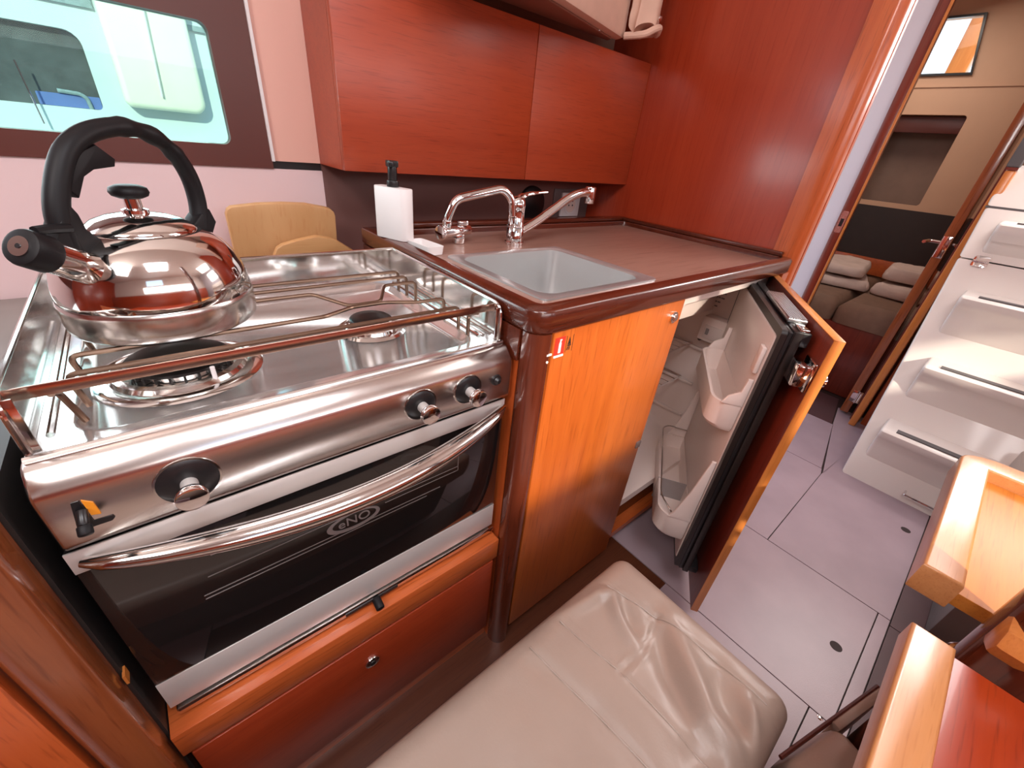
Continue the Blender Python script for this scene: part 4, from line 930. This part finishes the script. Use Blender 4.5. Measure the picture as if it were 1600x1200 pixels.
# ================================================================== SALOON TABLE
tb = thing('saloon_table', 'varnished saloon table in two leaves with raised rims around a post', 'table', (0.25, -0.75, 0))
def leaf(poly_rim, hole_, zt, panel, zp0, zp1, label, bev=0.004):
    pn = MB().prism(panel, 'z', zp0, zp1, 0.0015).build('table_leaf', 'table' if 'fore' in label else 'table_sunlit', tb, label)
    for rp_ in poly_rim: MB().prism(rp_, 'z', zp0 - 0.003, zt, bev, 3).build('leaf_rim', 'table_rim', pn)
    return pn
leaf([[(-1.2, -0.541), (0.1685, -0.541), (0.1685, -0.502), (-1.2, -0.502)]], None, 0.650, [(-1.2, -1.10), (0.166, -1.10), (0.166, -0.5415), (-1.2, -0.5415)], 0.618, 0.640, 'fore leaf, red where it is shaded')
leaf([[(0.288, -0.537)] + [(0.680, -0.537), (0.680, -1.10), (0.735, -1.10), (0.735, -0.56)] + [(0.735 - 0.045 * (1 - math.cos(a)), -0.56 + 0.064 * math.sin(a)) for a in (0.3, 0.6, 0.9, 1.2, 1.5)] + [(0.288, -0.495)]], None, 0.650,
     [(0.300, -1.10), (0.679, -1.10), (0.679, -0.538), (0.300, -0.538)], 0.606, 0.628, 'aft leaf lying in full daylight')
po = MB().cyl((0.236, -0.604, 0.0), (0.236, -0.604, 1.9), 0.047, n=40).build('pillar', 'dark_edge_v', tb, 'dark varnished pillar', smooth=50)
MB().lathe([(0.0475, 0), (0.051, 0.002), (0.051, 0.010), (0.0475, 0.012)], (0.236, -0.604, 0.575), 40).build('pillar_ring', 'chrome', po)
MB().prism([(x, z) for x, z in circle(0.215, 0.668, 0.030, 8, 0.026)], 'y', -0.604, -0.560, 0.005).build('table_catch', 'edge_oak', tb, 'orange eight-sided wooden catch')
MB().tube(fillet([(0.30, -0.72, 0.590), (0.285, -0.62, 0.585), (0.262, -0.560, 0.582), (0.205, -0.556, 0.582)], 0.02), 0.007, 10).build('catch_rail', 'chrome', tb)
MB().box(0.12, 0.37, -1.05, -0.70, 0.05, 0.60, 0.006).build('centre_box', 'mahogany_solid', tb)
MB().box(0.13, 0.34, -1.02, -0.69, 0.0, 0.05).build('foot', 'dark_edge', tb)

# ================================================================== COMPANIONWAY STEPS
cs = thing('companionway_steps', 'white moulded companionway steps with grey grip strips beside the cabin door', 'steps', (1.9, -0.7, 0))
def fxz(z): return 1.645 + 0.45 * z
def yl(z): return -0.331 + 0.085 * z
def slab(z0, z1, xo=0.0, name='step_body', bev=0.010):
    bm = bmesh.new()
    P = [(fxz(z0) + xo, yl(z0), z0), (fxz(z1) + xo, yl(z1), z1), (2.200, yl(z1), z1), (2.200, yl(z0), z0)]
    A = [bm.verts.new(p) for p in P]; B = [bm.verts.new((p[0], -1.15, p[2])) for p in P]
    bm.faces.new(A); bm.faces.new(B)
    for i in range(4): bm.faces.new((A[i], A[(i + 1) % 4], B[(i + 1) % 4], B[i]))
    bmesh.ops.recalc_face_normals(bm, faces=bm.faces)
    bmesh.ops.bevel(bm, geom=[e for e in bm.edges if min(v.co.y for v in e.verts) > -1.1], offset=bev, segments=3, affect='EDGES', profile=0.5)
    mb = MB(); mb.add(bm); return mb
low = slab(0.0, 0.868).build('step_body', 'gelcoat', cs)
upp = slab(0.873, 1.050).build('step_body', 'gelcoat', cs)
top = slab(1.058, 1.20, 0.0).build('step_body', 'gelcoat', cs)
MB().box(fxz(1.06) - 0.004, 2.20, -1.15, yl(1.05) + 0.002, 1.050, 1.058).build('body_joint', 'grip', cs)
for k, (z, xn, ys) in enumerate(((0.257, 1.630, -0.362), (0.512, 1.745, -0.360), (0.765, 1.848, -0.334), (1.012, 1.965, -0.306))):
    f0 = fxz(z); sc = 0.70 if k == 3 else 1.0
    pr_ = [(f0 + 0.03, z + 0.004), (xn + 0.022, z), (xn + 0.008, z - 0.002), (xn, z - 0.010), (xn + 0.004, z - 0.032), (xn + 0.016, z - 0.044), (xn + 0.036, z - 0.066), (xn + 0.048, z - 0.095 * sc), (max(xn + 0.054, fxz(z - 0.16 * sc) - 0.010), z - 0.140 * sc), (fxz(z - 0.18 * sc) + 0.014, z - 0.175 * sc), (f0 + 0.03, z - 0.175 * sc)]
    t_ = MB().prism(pr_, 'y', ys, -1.14, 0.012, 3).build('step_tread', 'gelcoat', cs, smooth=40)
    MB().box(xn + 0.016, xn + 0.046, -1.10, ys - 0.045, z - 0.0004, z + 0.0040).build('grip_strip', 'grip', t_)
hg = MB().prism(rrect(-0.345, -0.300, -0.022, 0.022, 0.008), 'x', -0.003, 0.0, 0.0008, mat=Matrix.Translation((fxz(0.868) - 0.002, 0, 0.868)) @ Matrix.Rotation(0.4, 4, 'Y')).build('hinge', 'chrome', cs)
MB().cyl((fxz(0.868) - 0.006, -0.343, 0.869), (fxz(0.868) - 0.006, -0.302, 0.869), 0.0045, n=12).build('hinge_pin', 'chrome', hg)
for dy in (-0.332, -0.313):
    MB().cyl((fxz(0.852) - 0.004, dy, 0.852), (fxz(0.852) - 0.0085, dy, 0.854), 0.0035, n=10).build('hinge_screw', 'steel_brushed', hg)
MB().tube(fillet([(1.660, -0.535, 0.042), (1.630, -0.535, 0.040), (1.630, -0.640, 0.040), (1.660, -0.640, 0.042)], 0.008), 0.0042, 8).build('pull_handle', 'chrome', cs)
# dark grab post and lipping beside the steps
gb = cs
MB().box(2.14, 2.195, -0.262, -0.232, 0.0, 1.18, 0.006).build('grab_post', 'edge_oak', gb, 'wooden grab post')
MB().box(2.138, 2.197, -0.264, -0.226, 1.19, 1.60, 0.008).build('grab_grip', 'grip', gb, 'grey rubber grip')
MB().box(2.139, 2.196, -0.263, -0.231, 1.18, 1.19).build('grab_collar', 'chrome', gb)

# ================================================================== AFT CABIN
dd = thing('cabin_door', 'mahogany cabin door standing open edge-on in the doorway', 'door', (2.5, -0.18, 0))
dl_ = MB().box(2.240, 2.420, -0.2005, -0.1640, 0.015, 1.845, 0.002).build('door_leaf', 'post_brown', dd)
MB().box(2.232, 2.2395, -0.199, -0.167, 0.835, 0.925, 0.002).build('lock_face', 'chrome', dl_)
MB().tube(fillet([(2.30, -0.1645, 0.893), (2.30, -0.120, 0.893), (2.245, -0.112, 0.890)], 0.012), 0.0070, 10).build('door_handle', 'chrome', dl_)
MB().tube(fillet([(2.30, -0.203, 0.893), (2.30, -0.216, 0.893), (2.255, -0.2175, 0.890)], 0.006), 0.0045, 8).build('door_handle', 'chrome', dl_)
hb = MB().box(2.2350, 2.2395, -0.218, -0.176, 0.085, 0.150, 0.001).build('hinge', 'chrome', dl_)
MB().cyl((2.233, -0.203, 0.083), (2.233, -0.203, 0.152), 0.0045, n=12).build('hinge_pin', 'chrome', dl_)
bd = thing('berth', 'low cabin berth with brown mattress seen through the doorway', 'bed', (3.0, 0.1, 0))
MB().box(2.470, 3.53, -0.84, 0.94, 0.0, 0.395, 0.004).build('berth_front', 'dark_door', bd)
def hm(x, y): return 0.006 * noise.noise(Vector((x * 4, y * 4, 2)))
pad('m', 2.455, 3.52, 0.115, 0.930, 0.396, 0.520, 0.040, hm, 26, 22, 0.04).build('mattress', 'mattress', bd, smooth=70)
pad('m', 2.455, 3.52, -0.840, 0.105, 0.396, 0.520, 0.040, hm, 26, 22, 0.04).build('mattress', 'mattress', bd, smooth=70)
MB().box(3.49, 3.53, -0.84, 0.94, 0.53, 0.640, 0.006).build('headboard', 'mahogany_solid', bd)
def folded(name, cx, cy, z0, w_, d_, h_, rot, seed):
    def hh(x, y): return 0.012 * noise.noise(Vector((x * 7 + seed, y * 7, 4))) + 0.006 * noise.noise(Vector((x * 20 + seed, y * 20, 4)))
    q = pad(name, -w_ / 2, w_ / 2, -d_ / 2, d_ / 2, z0, z0 + h_, h_ * 0.42, hh, 24, 24, 0.05)
    m_ = Matrix.Translation((cx, cy, 0)) @ Matrix.Rotation(rot, 4, 'Z'); mb = MB(); mb.v = [m_ @ v for v in q.v]; mb.f = q.f; return mb
tag(folded('p', 3.02, 0.300, 0.526, 0.50, 0.36, 0.050, 0.25, 1).build('pillow', 'linen', None, smooth=70, loc=(3.02, 0.30, 0.526)), 'flat rumpled pale pillow lying lowest on the left mattress', 'pillow', 'pillows on the berth')
tag(folded('p', 3.03, 0.310, 0.594, 0.46, 0.32, 0.055, 0.12, 5).build('pillow', 'linen', None, smooth=70, loc=(3.03, 0.31, 0.594)), 'rumpled pale pillow on top of the left pair', 'pillow', 'pillows on the berth')
tag(folded('p', 2.98, -0.075, 0.528, 0.36, 0.24, 0.065, -0.1, 9).build('pillow', 'linen', None, smooth=70, loc=(2.98, -0.075, 0.528)), 'lower folded pale pillow near the cabin door edge', 'pillow', 'pillows on the berth')
tag(folded('p', 3.05, -0.060, 0.612, 0.34, 0.24, 0.070, 0.1, 14).build('pillow', 'linen', None, smooth=70, loc=(3.05, -0.060, 0.612)), 'upper plump pale pillow near the cabin door edge', 'pillow', 'pillows on the berth')

# ================================================================== FABRIC UNDER THE DECKHEAD
rc_ = thing('rolled_blind', 'gathered beige fabric blind hanging at the bulkhead above the locker', 'blind', (0.88, 0.55, 1.38))
def blind(u, v):
    a = u * 2 * PI
    x = 0.846 + (0.058 - 0.008 * v) * math.cos(a) * (1 + 0.16 * math.sin(5 * a + v * 2.0)); y = 0.572 + (0.036 - 0.004 * v) * math.sin(a) * (1 + 0.22 * math.sin(4 * a + 1 + v))
    z = 1.62 - v * 0.215 + 0.012 * math.sin(3 * a + 1.3) * v
    return (x + 0.006 * noise.noise(Vector((a, v * 5, 0))), y, z)
mb = MB(); NX, NY = 48, 16
vs = [Vector(blind(i / NX, j / NY)) for j in range(NY + 1) for i in range(NX)]
fs = [(j * NX + i, j * NX + (i + 1) % NX, (j + 1) * NX + (i + 1) % NX, (j + 1) * NX + i) for j in range(NY) for i in range(NX)]
fs.append(tuple(NY * NX + i for i in range(NX)))
mb.raw(vs, fs); mb.build('fabric', 'salmon', rc_, smooth=70)
MB().tube(spline([(0.796, 0.596, 1.386), (0.820, 0.548, 1.390), (0.845, 0.534, 1.404), (0.872, 0.536, 1.412), (0.892, 0.556, 1.404), (0.904, 0.576, 1.420)], 4), 0.009, 10).build('hem_roll', 'salmon', rc_)
MB().cyl((0.855, 0.534, 1.430), (0.855, 0.526, 1.428), 0.0065, n=18, bev=0.001).build('snap_button', 'chrome', rc_)
MB().cyl((0.690, 0.600, 1.380), (0.690, 0.600, 1.3765), 0.005, n=14).build('soffit_screw', 'chrome', rc_)

# ================================================================== OUTSIDE THE HULL WINDOW
nb = thing('neighbour_boat', 'white motor boat moored outside the hull window', 'boat', (-0.4, 2.7, 0.5))
NYB = 2.50
MB().prism([(-3.2, 0.2), (1.6, 0.2), (1.6, 1.62), (-3.2, 1.62)], 'y', NYB, NYB + 0.05, holes=[rrect(-1.6, -0.418, 1.050, 1.328, (0.01, 0.02, 0.05, 0.01), 5)]).build('cabin_side', 'boat_white', nb)
MB().prism(rrect(-1.61, -0.408, 1.04, 1.338, 0.02), 'y', NYB + 0.030, NYB + 0.036).build('cabin_window', 'boat_glass', nb)
MB().prism(rrect(-0.62, -0.42, 1.051, 1.098, 0.004), 'y', NYB + 0.018, NYB + 0.029).build('cockpit_cover', 'boat_blue', nb)
MB().tube(fillet([(-0.55, NYB + 0.014, 1.108), (-0.48, NYB + 0.014, 1.104), (-0.462, NYB + 0.014, 1.09), (-0.458, NYB + 0.014, 1.05)], 0.02), 0.008, 8).build('wiper', 'boat_grey', nb)
MB().tube([(-0.640, NYB - 0.03, 1.195), (-0.628, NYB - 0.03, 0.98)], 0.0035, 8).build('rail_post', 'chrome', nb)
MB().prism(rrect(-0.335, -0.030, 1.075, 1.75, (0.03, 0.05, 0.0, 0.0)), 'y', NYB - 0.07, NYB - 0.001, 0.02, 3).build('side_screen', 'boat_cream', nb)
MB().tube([(-0.176, NYB - 0.082, 1.50), (-0.196, NYB - 0.082, 1.13)], 0.004, 8).build('grab_rail', 'gelcoat', nb)
MB().box(-0.52, -0.345, NYB - 0.012, NYB - 0.001, 1.413, 1.46).box(-0.028, 0.10, NYB - 0.012, NYB - 0.001, 1.408, 1.428).build('grip_strip', 'boat_grey', nb)
MB().box(-3.2, 1.6, NYB - 0.32, NYB - 0.001, 0.86, 0.93, 0.015).build('side_deck', 'boat_white', nb)
